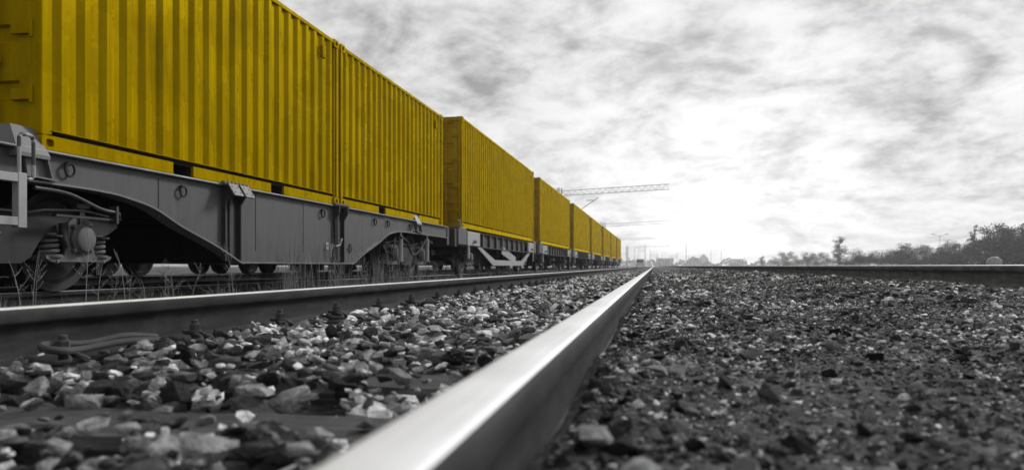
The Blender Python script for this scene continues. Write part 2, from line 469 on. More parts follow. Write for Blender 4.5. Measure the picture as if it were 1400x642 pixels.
xs = np.unique(np.concatenate([np.linspace(-1180, -60, 24), np.linspace(-60, -8, 30), np.linspace(-8, -0.3, 86), np.linspace(-0.3, 0.1, 24), np.linspace(0.1, 2.6, 110), np.linspace(2.6, 8, 40), np.linspace(8, 60, 30), np.linspace(60, 1180, 24)]))
ys = np.unique(np.concatenate([np.linspace(-60, -1, 14), np.linspace(-1, 0.4, 10), np.linspace(0.4, 7, 200), np.linspace(7, 25, 130), np.linspace(25, 90, 90), np.linspace(90, 1190, 50)]))
GX, GY = np.meshgrid(xs, ys)
GV = np.stack([GX.ravel(), GY.ravel(), ground_h(GX, GY).ravel()], 1)
nx_, ny_ = len(xs), len(ys)
ii, jj = np.meshgrid(np.arange(nx_ - 1), np.arange(ny_ - 1)); b0 = (jj * nx_ + ii).ravel()
ground = link('ground', arr_mesh('ground', GV, np.stack([b0, b0 + 1, b0 + nx_ + 1, b0 + nx_], 1), 'ground', False))
tag(ground, 'dark gravelly earth of the railway yard', kind='structure')

# ------------------------------------------------------------------ rails
def rail_profile():
    """half outline of a flat-bottomed rail, head at z=0"""
    h = [(0.0, 0.0), (0.010, -0.0002), (0.019, -0.0008), (0.026, -0.0020), (0.031, -0.0040), (0.0348, -0.0075), (0.0366, -0.0125), (0.0372, -0.036), (0.033, -0.042),
         (0.014, -0.052), (0.0085, -0.062), (0.0082, -0.105), (0.011, -0.130), (0.024, -0.143), (0.062, -0.155), (0.074, -0.160), (0.075, -0.172)]
    return [(-x, z) for x, z in h[::-1]] + h[1:]
def rail(name, x, ztop, y0, y1, label, ny=60, side='rail_side'):
    prof = rail_profile(); n = len(prof)
    yy = np.unique(np.concatenate([np.linspace(y0, min(y1, 20), ny), np.linspace(min(y1, 20), y1, 20)]))
    b = MB(); v = []; f = []; mi = []
    for y in yy: v += [(px_, y - y0, pz) for px_, pz in prof]
    for i in range(len(yy) - 1):
        for k in range(n):
            k2 = (k + 1) % n; f.append((i * n + k, (i + 1) * n + k, (i + 1) * n + k2, i * n + k2))
            top = prof[k][1] > -0.0045 and prof[k2][1] > -0.0045
            mi.append(1 if top else 0)
    f += [tuple(range(n)), tuple(range((len(yy) - 1) * n, len(yy) * n))[::-1]]; mi += [0, 0]
    b.v = v; b.f = f; b.mi = mi
    o = b.build(name, [side, 'rail_top'], None, True, (x, y0, ztop))
    return tag(o, label, 'rail')
rail('rail', RX1, 0.0, -0.6, 330, 'polished steel rail running from the foreground to the vanishing point')
rail('rail', RX0, 0.0, -0.6, 330, 'rusty rail with bright head between the stone bed and the weeds')
rail('rail', TX + 0.754, TRT, 1.0, 330, 'dark rail under the near wheels of the yellow train')
rail('rail', TX - 0.754, TRT, 1.0, 330, 'dark rail under the far wheels of the yellow train')
rail('rail', QX0, QT, 0.5, 330, 'raised rail at the right edge beside the open gravel', side='rail_pale')
rail('rail', QX1, QT, 0.5, 330, 'raised rail at the right behind another rail, towards the trees', side='rail_pale')
BX = -11.6
rail('rail', BX + 0.754, -0.10, 4.0, 200, 'thin bright rail of the track behind the yellow train')
rail('rail', BX - 0.754, -0.10, 4.0, 200, 'rail of the rearmost track beneath the dark parked wagons')

# ------------------------------------------------------------------ stones
def stone_variants(n, npts, flat, seed):
    out = []; rg = np.random.default_rng(seed)
    for i in range(n):
        bm = bmesh.new()
        p = rg.normal(size=(npts, 3)); p /= np.linalg.norm(p, axis=1)[:, None]
        p *= (0.82 + 0.3 * rg.random((npts, 1)))
        p = np.sign(p) * np.abs(p) ** 0.8
        p *= np.array([1.0, 0.62 + 0.3 * rg.random(), flat * (0.75 + 0.5 * rg.random())])
        for q in p: bm.verts.new(q)
        r = bmesh.ops.convex_hull(bm, input=bm.verts[:])
        bmesh.ops.delete(bm, geom=[g for g in r['geom_interior'] if isinstance(g, bmesh.types.BMVert)], context='VERTS')
        loose = [v for v in bm.verts if not v.link_faces]
        if loose: bmesh.ops.delete(bm, geom=loose, context='VERTS')
        bmesh.ops.triangulate(bm, faces=bm.faces[:]); bmesh.ops.recalc_face_normals(bm, faces=bm.faces[:])
        bm.verts.ensure_lookup_table(); bm.verts.index_update()
        V = np.array([v.co[:] for v in bm.verts]); F = np.array([[v.index for v in f.verts] for f in bm.faces]); bm.free()
        out.append((V, F))
    return out
def rot_mats(yaw, tx, ty):
    cy, sy = np.cos(yaw), np.sin(yaw); cx, sx = np.cos(tx), np.sin(tx); ct, st = np.cos(ty), np.sin(ty)
    n = len(yaw); Z = np.zeros((n, 3, 3)); X = np.zeros((n, 3, 3)); Y = np.zeros((n, 3, 3))
    Z[:, 0, 0] = cy; Z[:, 0, 1] = -sy; Z[:, 1, 0] = sy; Z[:, 1, 1] = cy; Z[:, 2, 2] = 1
    X[:, 0, 0] = 1; X[:, 1, 1] = cx; X[:, 1, 2] = -sx; X[:, 2, 1] = sx; X[:, 2, 2] = cx
    Y[:, 1, 1] = 1; Y[:, 0, 0] = ct; Y[:, 0, 2] = st; Y[:, 2, 0] = -st; Y[:, 2, 2] = ct
    return Z @ X @ Y
def merged(name, variants, var, pos, size, rots, mat):
    Vs, Fs, off = [], [], 0
    for k, (V, F) in enumerate(variants):
        idx = np.nonzero(var == k)[0]
        if not len(idx): continue
        W = np.einsum('nij,vj->nvi', rots[idx], V) * size[idx][:, None, None] + pos[idx][:, None, :]
        Vs.append(W.reshape(-1, 3))
        Fs.append((F[None] + (off + np.arange(len(idx)) * len(V))[:, None, None]).reshape(-1, 3)); off += len(idx) * len(V)
    return arr_mesh(name, np.concatenate(Vs), np.concatenate(Fs), mat)
def settle(hm, x0, y0, cell, x, y, r, sink):
    """drop stones one by one onto a height map; returns centre heights"""
    H, W = hm.shape; z = np.zeros(len(x))
    for i in range(len(x)):
        c = int((x[i] - x0) / cell); rr = int((y[i] - y0) / cell); k = max(1, int(r[i] / cell))
        a, b, c0, c1 = max(rr - k, 0), min(rr + k + 1, H), max(c - k, 0), min(c + k + 1, W)
        if a >= b or c0 >= c1: continue
        p = hm[a:b, c0:c1]
        base = 0.45 * p.mean() + 0.55 * p.max() if sink < 0.5 else p.mean()
        z[i] = base + r[i] * (0.30 - sink * 0.6)
        yy, xx = np.mgrid[a:b, c0:c1]; d2 = ((yy - rr) ** 2 + (xx - c) ** 2) / (k + 0.5) ** 2
        np.maximum(p, z[i] + r[i] * 0.5 * np.sqrt(np.clip(1 - d2, 0, 1)) - 10 * (d2 > 1), out=p)
    return z
SLEEP_Y = [0.63 + 0.6 * k for k in range(-1, 56)]
SL_TOP = -0.160
# trackbed surface between the rails
tb = MB(); X0b, X1b = -2.35, -0.12
nxb, nyb = 26, 160
gx = np.linspace(X0b, X1b, nxb); gy = np.concatenate([np.linspace(-0.8, 12, 110), np.linspace(12.4, 60, 50)])
TXm, TYm = np.meshgrid(gx, gy)
TZ = ground_h(TXm, TYm) + 0.006
i2, j2 = np.meshgrid(np.arange(nxb - 1), np.arange(nyb - 1)); c0 = (j2 * nxb + i2).ravel()
bed = link('ballast_bed', arr_mesh('ballast_bed', np.stack([TXm.ravel(), TYm.ravel(), TZ.ravel()], 1), np.stack([c0, c0 + 1, c0 + nxb + 1, c0 + nxb], 1), 'ground', False))
tag(bed, 'stone ballast bed between and beside the two near rails', kind='structure')

stones = stone_variants(30, 17, 0.42, 11)
cell = 0.0125
hx0, hx1, hy0, hy1 = -2.4, 0.3, -0.2, 46.0
hm = np.tile(ground_base(hx0 + cell * np.arange(int((hx1 - hx0) / cell)))[None] + 0.006, (int((hy1 - hy0) / cell), 1))
for sy in SLEEP_Y:
    a = int((sy - 0.13 - hy0) / cell); b = int((sy + 0.13 - hy0) / cell)
    if a > 0 and b < hm.shape[0]: hm[a:b, int((-2.2 - hx0) / cell):int((0.25 - hx0) / cell)] = SL_TOP
def scatter_ballast():
    X, Y, S = [], [], []
    yb = 0.25; 
    bands = [(0.2, 3.0, 800), (3.0, 7.0, 700), (7.0, 14.0, 450), (14.0, 26.0, 240), (26.0, 45.0, 130)]
    for a, b, dens in bands:
        n = int((b - a) * 2.05 * dens)
        x = rng.uniform(-2.02, 0.03, n); y = rng.uniform(a, b, n)
        grow = 1.0 if a < 7 else (1.15 if a < 14 else 1.35)
        s = np.clip(rng.lognormal(math.log(0.0245), 0.42, n), 0.009, 0.052) * grow
        X.append(x); Y.append(y); S.append(s)
    n = 7000; X.append(rng.uniform(-1.9, -0.2, n)); Y.append(0.3 + 7 * rng.random(n)); S.append(np.clip(rng.lognormal(math.log(0.0105), 0.3, n), 0.006, 0.018))
    x, y, s = map(np.concatenate, (X, Y, S))
    # sleepers stay partly bare, rails stay free
    ph = np.abs(((y - 0.63 + 0.3) % 0.6) - 0.3)
    on = ph < 0.130
    keep = ~(on & (rng.random(len(x)) < 0.90 - 0.30 * (vnoise(x, y, 1.3, 9) > 0.05)))
    for rx in (RX0, RX1): keep &= np.abs(x - rx) > 0.030 + s * 0.9
    for rx in (RX0, RX1): keep &= ~((np.abs(x - rx) < 0.085) & (rng.random(len(x)) < 0.75))
    keep &= ~((x < -1.73) & (rng.random(len(x)) < 0.5)); keep &= ~((x > -0.07) & (rng.random(len(x)) < 0.35))
    # nothing against the lens
    keep &= np.hypot(x, y) > 0.35
    return x[keep], y[keep], s[keep]
bx_, by_, bs_ = scatter_ballast()
order = np.argsort(-bs_ + rng.normal(0, 0.012, len(bs_)))
bx_, by_, bs_ = bx_[order], by_[order], bs_[order]
bz_ = settle(hm, hx0, hy0, cell, bx_, by_, bs_, 0.25)
# stones may not stand above the rail head
top_ok = bz_ + bs_ * 0.6 < np.where(np.minimum(np.abs(bx_ - RX0), np.abs(bx_ - RX1)) < 0.15, -0.108, -0.102)
ph_ = np.abs(((by_ - 0.63 + 0.3) % 0.6) - 0.3)
top_ok &= (ph_ > 0.19) | (bz_ + bs_ * 0.5 < SL_TOP + 0.018) | (rng.random(len(bx_)) < 0.22)
bx_, by_, bs_, bz_ = bx_[top_ok], by_[top_ok], bs_[top_ok], bz_[top_ok]
nb = len(bx_)
bvar = rng.integers(0, len(stones), nb)
byaw = rng.uniform(0, 6.283, nb); btx = rng.normal(0, 0.30, nb); bty = rng.normal(0, 0.30, nb)
brot = rot_mats(byaw, btx, bty)
bpos = np.stack([bx_, by_, bz_], 1)
dep = by_ * math.cos(YAW) - bx_ * math.sin(YAW)
pxx = 700 + 1060 * (bx_ * math.cos(YAW) + by_ * math.sin(YAW)) / np.maximum(dep, 0.05)
pyy = 363.5 + 1060 * (EYE - bz_) / np.maximum(dep, 0.05)
vis = (dep > 0.3) & (pxx > -30) & (pxx < 1000) & (pyy < 690) & (bx_ < -0.02)
score = np.where(vis, bs_ / np.maximum(dep, 0.1) * np.clip((bz_ + 0.20) / 0.06, 0.2, 1.3), 0)
big = np.argsort(-score)[:290]
mask = np.ones(nb, bool); mask[big] = False
smeshes = []
for k, (V, F) in enumerate(stones): smeshes.append(arr_mesh('ballast_stone', V, F, 'ballast'))
def stone_objects(idx, var, pos, size, rots, meshes, parent, name):
    for i in idx:
        o = bpy.data.objects.new(name, meshes[var[i]]); col.objects.link(o)
        Mx = Matrix(rots[i].tolist()).to_4x4(); o.matrix_world = Matrix.Translation(pos[i].tolist()) @ Mx @ Matrix.Scale(float(size[i]), 4)
        o.parent = parent
# object-space texture on unit stones: give the single stones a material scaled to their size
def scaled_stone(src, name, k):
    m = M[src].copy(); m.name = name
    for n in m.node_tree.nodes:
        if n.type == 'TEX_NOISE' and n.inputs['Scale'].default_value > 5: n.inputs['Scale'].default_value *= k
        if n.type == 'BUMP': n.inputs['Distance'].default_value = 0.2
    return m
M['ballast_unit'] = scaled_stone('ballast', 'crushed_stone_single', 0.03)
M['chips_unit'] = scaled_stone('chips', 'dirty_gravel_single', 0.022)
for me in smeshes: me.materials[0] = M['ballast_unit']
stone_objects(big, bvar, bpos, bs_, brot, smeshes, bed, 'ballast_stone')
rest = link('loose_ballast', merged('loose_ballast', stones, bvar[mask], bpos[mask], bs_[mask], brot[mask], 'ballast'), bed)
tag(rest, kind='stuff')

# gravel on the right, finer and dirtier
chips = stone_variants(16, 11, 0.5, 23)
def scatter_right():
    X, Y, S = [], [], []
    for a, b, dens, m in [(0.35, 2.2, 4200, 0.0046), (2.2, 5, 3600, 0.0056), (5, 11, 1650, 0.0088), (11, 24, 420, 0.016), (24, 50, 120, 0.024)]:
        w = 2.15 if a < 5 else 2.3; n = int((b - a) * w * dens)
        X.append(rng.uniform(-0.125, -0.125 + w, n)); Y.append(rng.uniform(a, b, n))
        S.append(np.clip(rng.lognormal(math.log(m), 0.6, n), 0.0035, 0.034 if a < 11 else 0.05))
    n = 260; X.append(-0.10 + np.abs(rng.normal(0, 0.16, n))); Y.append(0.5 + 13 * rng.random(n) ** 1.5); S.append(np.clip(rng.lognormal(math.log(0.019), 0.35, n), 0.01, 0.042))
    x, y, s = map(np.concatenate, (X, Y, S))
    k = np.hypot(x, y - 0.0) > 0.42
    k &= x - s > -0.132
    k &= ~((s > 0.016) & (rng.random(len(s)) < 0.45) & (x > 0.5))
    return x[k], y[k], s[k]
cx_, cy_, cs_ = scatter_right()
nb2 = len(cx_)
cz_ = ground_h(cx_, cy_) + cs_ * rng.uniform(0.05, 0.42, nb2)
cvar = rng.integers(0, len(chips), nb2)
crot = rot_mats(rng.uniform(0, 6.283, nb2), rng.normal(0, 0.28, nb2), rng.normal(0, 0.28, nb2))
cpos = np.stack([cx_, cy_, cz_], 1)
dep2 = cy_ * math.cos(YAW) - cx_ * math.sin(YAW)
px2 = 700 + 1060 * (cx_ * math.cos(YAW) + cy_ * math.sin(YAW)) / dep2
py2 = 363.5 + 1060 * (EYE - cz_) / dep2
vis2 = (px2 > 720) & (px2 < 1420) & (py2 < 680)
big2 = np.argsort(-np.where(vis2, cs_ / dep2, 0))[:280]
mask2 = np.ones(nb2, bool); mask2[big2] = False
cmeshes = [arr_mesh('gravel_stone', V, F, 'chips') for V, F in chips]
for me in cmeshes: me.materials[0] = M['chips_unit']
stone_objects(big2, cvar, cpos, cs_, crot, cmeshes, ground, 'gravel_stone')
tag(link('loose_gravel', merged('loose_gravel', chips, cvar[mask2], cpos[mask2], cs_[mask2], crot[mask2], 'chips'), ground), kind='stuff')

# ------------------------------------------------------------------ sleepers with rail fastenings
def fastening_meshes():
    p = MB().box(-0.17, 0.17, -0.075, 0.075, -0.006, 0.010, c=0.004)
    for s in (-1, 1): p.box(s * 0.088 - 0.009, s * 0.088 + 0.009, -0.06, 0.06, 0.010, 0.026, c=0.003)
    plate = p.mesh('baseplate', 'rust')
    clips, bolts = [], []
    for s in (-1, 1):
        pts = catmull([(s * 0.058, -0.062, 0.036), (s * 0.10, -0.066, 0.030), (s * 0.145, -0.050, 0.024), (s * 0.155, -0.026, 0.030), (s * 0.120, -0.015, 0.046),
                       (s * 0.082, -0.010, 0.050), (s * 0.076, 0.0, 0.050), (s * 0.082, 0.010, 0.050), (s * 0.120, 0.015, 0.046), (s * 0.155, 0.026, 0.030), (s * 0.145, 0.050, 0.024), (s * 0.10, 0.066, 0.030), (s * 0.058, 0.062, 0.036)], 4)
        clips.append(MB().tube(pts, 0.0075, 7).mesh('spring_clip', 'rust', True))
        q = MB().lathe([(0.0, 0.0), (0.024, 0.0), (0.024, 0.006), (0.012, 0.008), (0.012, 0.03)], 'z', (s * 0.112, 0, 0.050), 14)
        q.lathe([(0.019, 0.058), (0.019, 0.076), (0.016, 0.079), (0.011, 0.079)], 'z', (s * 0.112, 0, 0.0), 6)
        q.lathe([(0.011, 0.076), (0.011, 0.090), (0.008, 0.093)], 'z', (s * 0.112, 0, 0.0), 10)
        q.lathe([(0.011, 0.0), (0.011, 0.056)], 'z', (s * 0.112, 0, 0.0), 10)
        bolts.append(q.mesh('bolt', 'rust', True))
    return plate, clips, bolts
plate_m, clip_m, bolt_m = fastening_meshes()
def sleeper_mesh(seed):
    rg = random.Random(seed); b = MB(); n = 14
    xa = [-2.12 + i * (2.12 + 0.32) / n for i in range(n + 1)]
    v = []; f = []
    for x in xa:
        w = 0.125 + rg.uniform(-0.006, 0.006); t = rg.uniform(-0.004, 0.002); e = 0.014 + rg.uniform(0, 0.01)
        v += [(x, -w, -0.15), (x, -w, t - e), (x, -w + e, t), (x, 0.0, t + rg.uniform(-0.004, 0)), (x, w - e, t), (x, w, t - e), (x, w, -0.15)]
    k = 7
    for i in range(n): f += [(i * k + j, i * k + (j + 1) % k, (i + 1) * k + (j + 1) % k, (i + 1) * k + j) for j in range(k)]
    f += [tuple(range(k)), tuple(range(n * k, n * k + k))]
    b.add(v, f); return b.mesh('railway_sleeper', 'wood')
sm_ = [sleeper_mesh(i) for i in range(4)]
for i, sy in enumerate(SLEEP_Y):
    r = link('railway_sleeper', sm_[i % 4], None, (0, sy + random.uniform(-0.02, 0.02), SL_TOP - 0.008))
    r.rotation_euler.z = random.uniform(-0.012, 0.012)
    ords = ['nearest', 'second', 'third', 'fourth', 'fifth', 'sixth', 'seventh', 'eighth', 'ninth', 'tenth']
    k_ = i - 2
    tag(r, (ords[k_] + ' old wooden sleeper in the stones, counted from the bottom of the picture') if 0 <= k_ < 10 else
        (['sleeper beneath the camera, outside the picture', 'sleeper just below the bottom edge of the picture'][i] if k_ < 0 else 'old wooden sleeper far down the near track, almost hidden by stones'), 'sleeper', 'sleepers of the near track')
    if i < 26:
        for rx in (RX0, RX1):
            p = link('baseplate', plate_m, r, (rx, 0, 0.001))
            for k in ((0, 1) if rx == RX0 else (0,)):
                link('spring_clip', clip_m[k], p); link('bolt', bolt_m[k], p)
for i, sy in enumerate([1.0 + 0.6 * k for k in range(40)]):
    pass
# bent rod lying at the foot of the left rail
rod = MB().tube(catmull([(RX0 + 0.13, 2.20, -0.125), (RX0 + 0.14, 2.02, -0.112), (RX0 + 0.13, 1.86, -0.118), (RX0 + 0.145, 1.77, -0.112), (RX0 + 0.12, 1.735, -0.102), (RX0 + 0.095, 1.78, -0.098), (RX0 + 0.10, 1.92, -0.108), (RX0 + 0.11, 2.06, -0.100), (RX0 + 0.10, 2.22, -0.116)], 8), 0.010, 8)
tag(rod.build('bent_rod', 'rust', None, True), 'bent rusty iron rod lying against the foot of the left rail', 'rod')

# ------------------------------------------------------------------ containers
CW = 2.438
def corr_profile(y0, y1, pitch=0.278, d=0.036):
    """corrugated outline: (y, depth) with depth 0 = outer face"""
    n = round((y1 - y0) / pitch); p = (y1 - y0) / n; out = [(y0, -d)]
    for i in range(n):
        a = y0 + i * p
        out += [(a + p * .13, -d), (a + p * .37, 0), (a + p * .63, 0), (a + p * .87, -d)]
    out.append((y1, -d)); return out
def corr_panel(prof, z0, z1, x, sgn, th=0.004):
    b = MB(); n = len(prof)
    v = [(x + sgn * d, y, z0) for y, d in prof] + [(x + sgn * d, y, z1) for y, d in prof]
    v += [(x + sgn * (d - th), y, z0) for y, d in prof] + [(x + sgn * (d - th), y, z1) for y, d in prof]
    f = [(i, i + 1, n + i + 1, n + i) for i in range(n - 1)] + [(2 * n + i, 3 * n + i, 3 * n + i + 1, 2 * n + i + 1) for i in range(n - 1)]
    f += [(i, 2 * n + i, 2 * n + i + 1, i + 1) for i in range(n - 1)] + [(n + i, n + i + 1, 3 * n + i + 1, 3 * n + i) for i in range(n - 1)]
    b.add(v, f); return b
def oval(cy, cz, ry, rz, n=16):
    """stadium-like oval points"""
    o = []
    for k in range(n):
        a = 2 * math.pi * k / n; c, s = math.cos(a), math.sin(a)
        o.append((cy + ry * math.copysign(abs(c) ** 0.6, c), cz + rz * math.copysign(abs(s) ** 0.6, s)))
    return o
def casting(y0, z0, xo, sgn, up):
    """corner casting with an oval hole in the side face. xo: outer face x"""
    b = MB(); L, H, W = 0.178, 0.118, 0.162; d = 0.04
    y1, z1 = y0 + L, z0 + H; xi = xo - sgn * W
    hole = oval((y0 + y1) / 2, (z0 + z1) / 2, 0.042, 0.032); n = len(hole)
    outer = []
    for (hy, hz) in hole:
        dy, dz = hy - (y0 + y1) / 2, hz - (z0 + z1) / 2
        k = 1 / max(abs(dy) / (L / 2), abs(dz) / (H / 2), 1e-6); outer.append(((y0 + y1) / 2 + dy * k, (z0 + z1) / 2 + dz * k))
    v = [(xo, a, c) for a, c in outer] + [(xo, a, c) for a, c in hole] + [(xo - sgn * d, a, c) for a, c in hole] + [(xi, a, c) for a, c in outer]
    f = [(i, (i + 1) % n, n + (i + 1) % n, n + i) for i in range(n)] + [(n + i, n + (i + 1) % n, 2 * n + (i + 1) % n, 2 * n + i) for i in range(n)]
    f += [tuple(range(2 * n, 3 * n))] + [(i, 3 * n + i, 3 * n + (i + 1) % n, (i + 1) % n) for i in range(n)] + [tuple(range(3 * n, 4 * n))]
    b.add(v, f); return b
def make_container(L, H, pockets):
    """origin: near-side lower edge nearest the camera; body goes to -x and +y"""
    root = empty('shipping_container')
    PW = 0.13
    for sgn, xo in ((1, 0.0), (-1, -CW)):
        corr_panel(corr_profile(PW, L - PW), 0.172, H - 0.075, xo - sgn * 0.012, sgn).build('side_panel', 'yellow', root)
        t = MB().box(min(xo - sgn * .004, xo - sgn * .064), max(xo - sgn * .004, xo - sgn * .064), PW, L - PW, H - 0.074, H - 0.014, c=.006)
        t.build('top_rail', 'yellow', root)
        # bottom rail: recessed web cut by forklift pockets, lip above
        segs = []; a = PW
        for p in pockets: segs.append((a, p - 0.18)); a = p + 0.18
        segs.append((a, L - PW)); q = MB()
        xa, xb = sorted((xo - sgn * .022, xo - sgn * .060))
        for s0, s1 in segs: q.box(xa, xb, s0, s1, 0.012, 0.126, c=.003)
        for s0, s1 in segs: q.box(min(xo - sgn * .012, xo - sgn * .06), max(xo - sgn * .012, xo - sgn * .06), s0, s1, 0.004, 0.0115)
        xa, xb = sorted((xo - sgn * .085, xo - sgn * .11)); q.box(xa, xb, PW, L - PW, 0.1325, 0.164)
        xa, xb = sorted((xo - sgn * .008, xo - sgn * .11)); q.box(xa, xb, PW, L - PW, 0.1645, 0.1715)
        q.build('bottom_rail', 'yellow', root)
        if pockets:
            for p in pockets:
                pk = MB()
                xa, xb = sorted((xo - sgn * .30, xo - sgn * .065))
                for z0, z1 in ((0.005, 0.012), (0.118, 0.132)): pk.box(xa, xb, p - .18, p + .18, z0, z1)
                pk.box(xa, xb, p - .185, p - .18, 0.005, 0.132); pk.box(xa, xb, p + .18, p + .185, 0.005, 0.132)
                pk.box(xo - sgn * .305 - .002, xo - sgn * .305 + .002, p - .18, p + .18, 0.005, 0.132)
                pk.build('forklift_pocket', 'wagon_dark', root)
        for y0, y1, s in ((0.0, PW, 1), (L - PW, L, -1)):
            c = MB()
            xa, xb = sorted((xo, xo - sgn * .12))
            c.box(xa, xb, y0 if s > 0 else y1 - .085, y0 + .085 if s > 0 else y1, 0.119, H - 0.119, c=.008)
            ya, yb = (y0 + .0855, y1 + .004) if s > 0 else (y0 - .004, y1 - .0855)
            xa, xb = sorted((xo - sgn * .022, xo - sgn * .05)); c.box(xa, xb, ya, yb, 0.135, H - 0.08)
            c.build('corner_post', 'yellow', root)
            yc = y0 - 0.003 if s > 0 else y1 - .175
            casting(yc, 0.0, xo + sgn * .005, sgn, 0).build('corner_casting', 'yellow', root)
            casting(yc, H - .1175, xo + sgn * .005, sgn, 1).build('corner_casting', 'yellow', root)
        v = MB().box(min(xo + sgn * .012, xo - sgn * .03), max(xo + sgn * .012, xo - sgn * .03), L - .62, L - .50, H - .40, H - .22, c=.008)
        for k in range(3): v.box(min(xo + sgn * .0125, xo + sgn * .016), max(xo + sgn * .0125, xo + sgn * .016), L - .605, L - .515, H - .37 + .05 * k, H - .35 + .05 * k)
        v.build('vent', 'yellow', root)
    # roof of pressed sheet
    rp_ = corr_profile(.02, L - .02, .26, .02); n = len(rp_)
    v = [(-.05, y, H - .03 + d) for y, d in rp_] + [(-CW + .05, y, H - .03 + d) for y, d in rp_]
    MB().sheet(v, [(i, i + 1, n + i + 1, n + i) for i in range(n - 1)], (0, 0, -.003)).build('roof', 'yellow', root)
    MB().box(-CW + .07, -.07, .10, L - .10, .135, .165).build('floor', 'wagon_dark', root)
    # near end: two doors with pressed ribs, hinges and locking bars
    e = MB(); e.box(-CW + .12, -.12, .005, .10, H - .115, H - .005, c=.006); e.build('door_header', 'yellow', root)
    MB().box(-CW + .12, -.12, .005, .10, .01, .125, c=.006).build('door_sill', 'yellow', root)
    for side in (0, 1):
        xa, xb = ((-CW / 2 + .008, -.128) if side == 0 else (-CW + .128, -CW / 2 - .008))
        z0, z1 = .135, H - .125; prof = [(z0, 0)]; nr = 5; p = (z1 - z0) / nr
        for i in range(nr):
            a = z0 + i * p; prof += [(a + p * .62, 0), (a + p * .66, 1), (a + p * .90, 1), (a + p * .94, 0)]
        prof.append((z1, 0)); D = .03; m = len(prof); fr = .10
        v = []; 
        for k, (z, d) in enumerate(prof):
            yq = .02 + D * d; v += [(xa, .02, z), (xa + fr, .02, z), (xa + fr + .02 * d, yq, z), (xb - fr - .02 * d, yq, z), (xb - fr, .02, z), (xb, .02, z)]
        f = [(k * 6 + j, k * 6 + j + 1, (k + 1) * 6 + j + 1, (k + 1) * 6 + j) for k in range(m - 1) for j in range(5)]
        door = MB().sheet(v, f, (0, .0015, 0)); door.box(xa, xb, .052, .06, z0, z1)
        door.box(xa, xb, .021, .0515, z0 - .004, z0 - .0005); d_o = door.build('door', 'yellow', root)
        xs_h = xb if side == 0 else xa; sg = 1 if side == 0 else -1
        for zz in (.45, .45 + (H - .95) * .33, .45 + (H - .95) * .68, H - .50):
            h = MB().box(min(xs_h - sg * .16, xs_h + sg * .03), max(xs_h - sg * .16, xs_h + sg * .03), -.012, .0185, zz - .045, zz + .045, c=.005)
            h.tube([(xs_h + sg * .035, -.008, zz - .075), (xs_h + sg * .035, -.008, zz + .075)], .016, 8)
            h.build('hinge', 'yellow', d_o)
        for fx in (.30, .72):
            xr = xa + (xb - xa) * fx
            g = MB().tube([(xr, -.018, .10), (xr, -.018, H - .09)], .017, 10)
            for zz in (.16, .75, 1.5, H - .2): g.box(xr - .045, xr + .045, -.030, .0185, zz - .03, zz + .03, c=.004)
            g.box(xr - .02, xr + .28 if side else xr + .02, -.034, -.02, 1.05, 1.085) if side else g.box(xr - .28, xr + .02, -.034, -.02, 1.05, 1.085)
            g.build('locking_bar', 'yellow', d_o)
    # far end wall
    pe = corr_profile(-CW + .12, -.12, .25, .04); m = len(pe)
    v = [(x, L - .012 + d, .14) for x, d in pe] + [(x, L - .012 + d, H - .1) for x, d in pe]
    MB().sheet(v, [(i, i + 1, m + i + 1, m + i) for i in range(m - 1)], (0, -.003, 0)).build('end_wall', 'yellow', root)
    for z0, z1 in ((H - .115, H - .005), (.01, .125)): MB().box(-CW + .12, -.12, L - .10, L - .004, z0, z1).build('end_frame', 'yellow', root)
    return root
CSX = -4.93
c20 = make_container(6.058, 2.591, (6.058 / 2 - 1.05, 6.058 / 2 + 1.05))
c20.location = (CSX, 5.54, 1.068)
tag(c20, 'large yellow shipping container nearest the camera, cut off by the top left corner', 'container', 'yellow containers on the train')
o = copy_tree(c20); o.location = (CSX, 11.69, 1.068)
tag(o, 'second yellow container, butted against the nearest one on the same wagon')
c40 = make_container(12.192, 2.896, ())
labs = ['long yellow container with its ribbed end door showing, above the pale truss bars', 'fourth yellow container along the train, smoother sided, right behind the truss wagon',
        'fifth yellow container along the train', 'sixth yellow container along the train', 'seventh yellow container, third from the far end of the train',
        'eighth yellow container, second from the far end of the train', 'small distant yellow container that ends the row of containers']
C40Y = [19.62, 33.75, 48.0, 62.2, 76.4, 90.6, 104.8]
for i, y in enumerate(C40Y):
    o = c40 if i == 0 else copy_tree(c40)
    o.location = (CSX - (0.0, .02, -.01, .015, 0, .02, .01)[i], y, 1.112)
    tag(o, labs[i], 'container', 'yellow containers on the train')

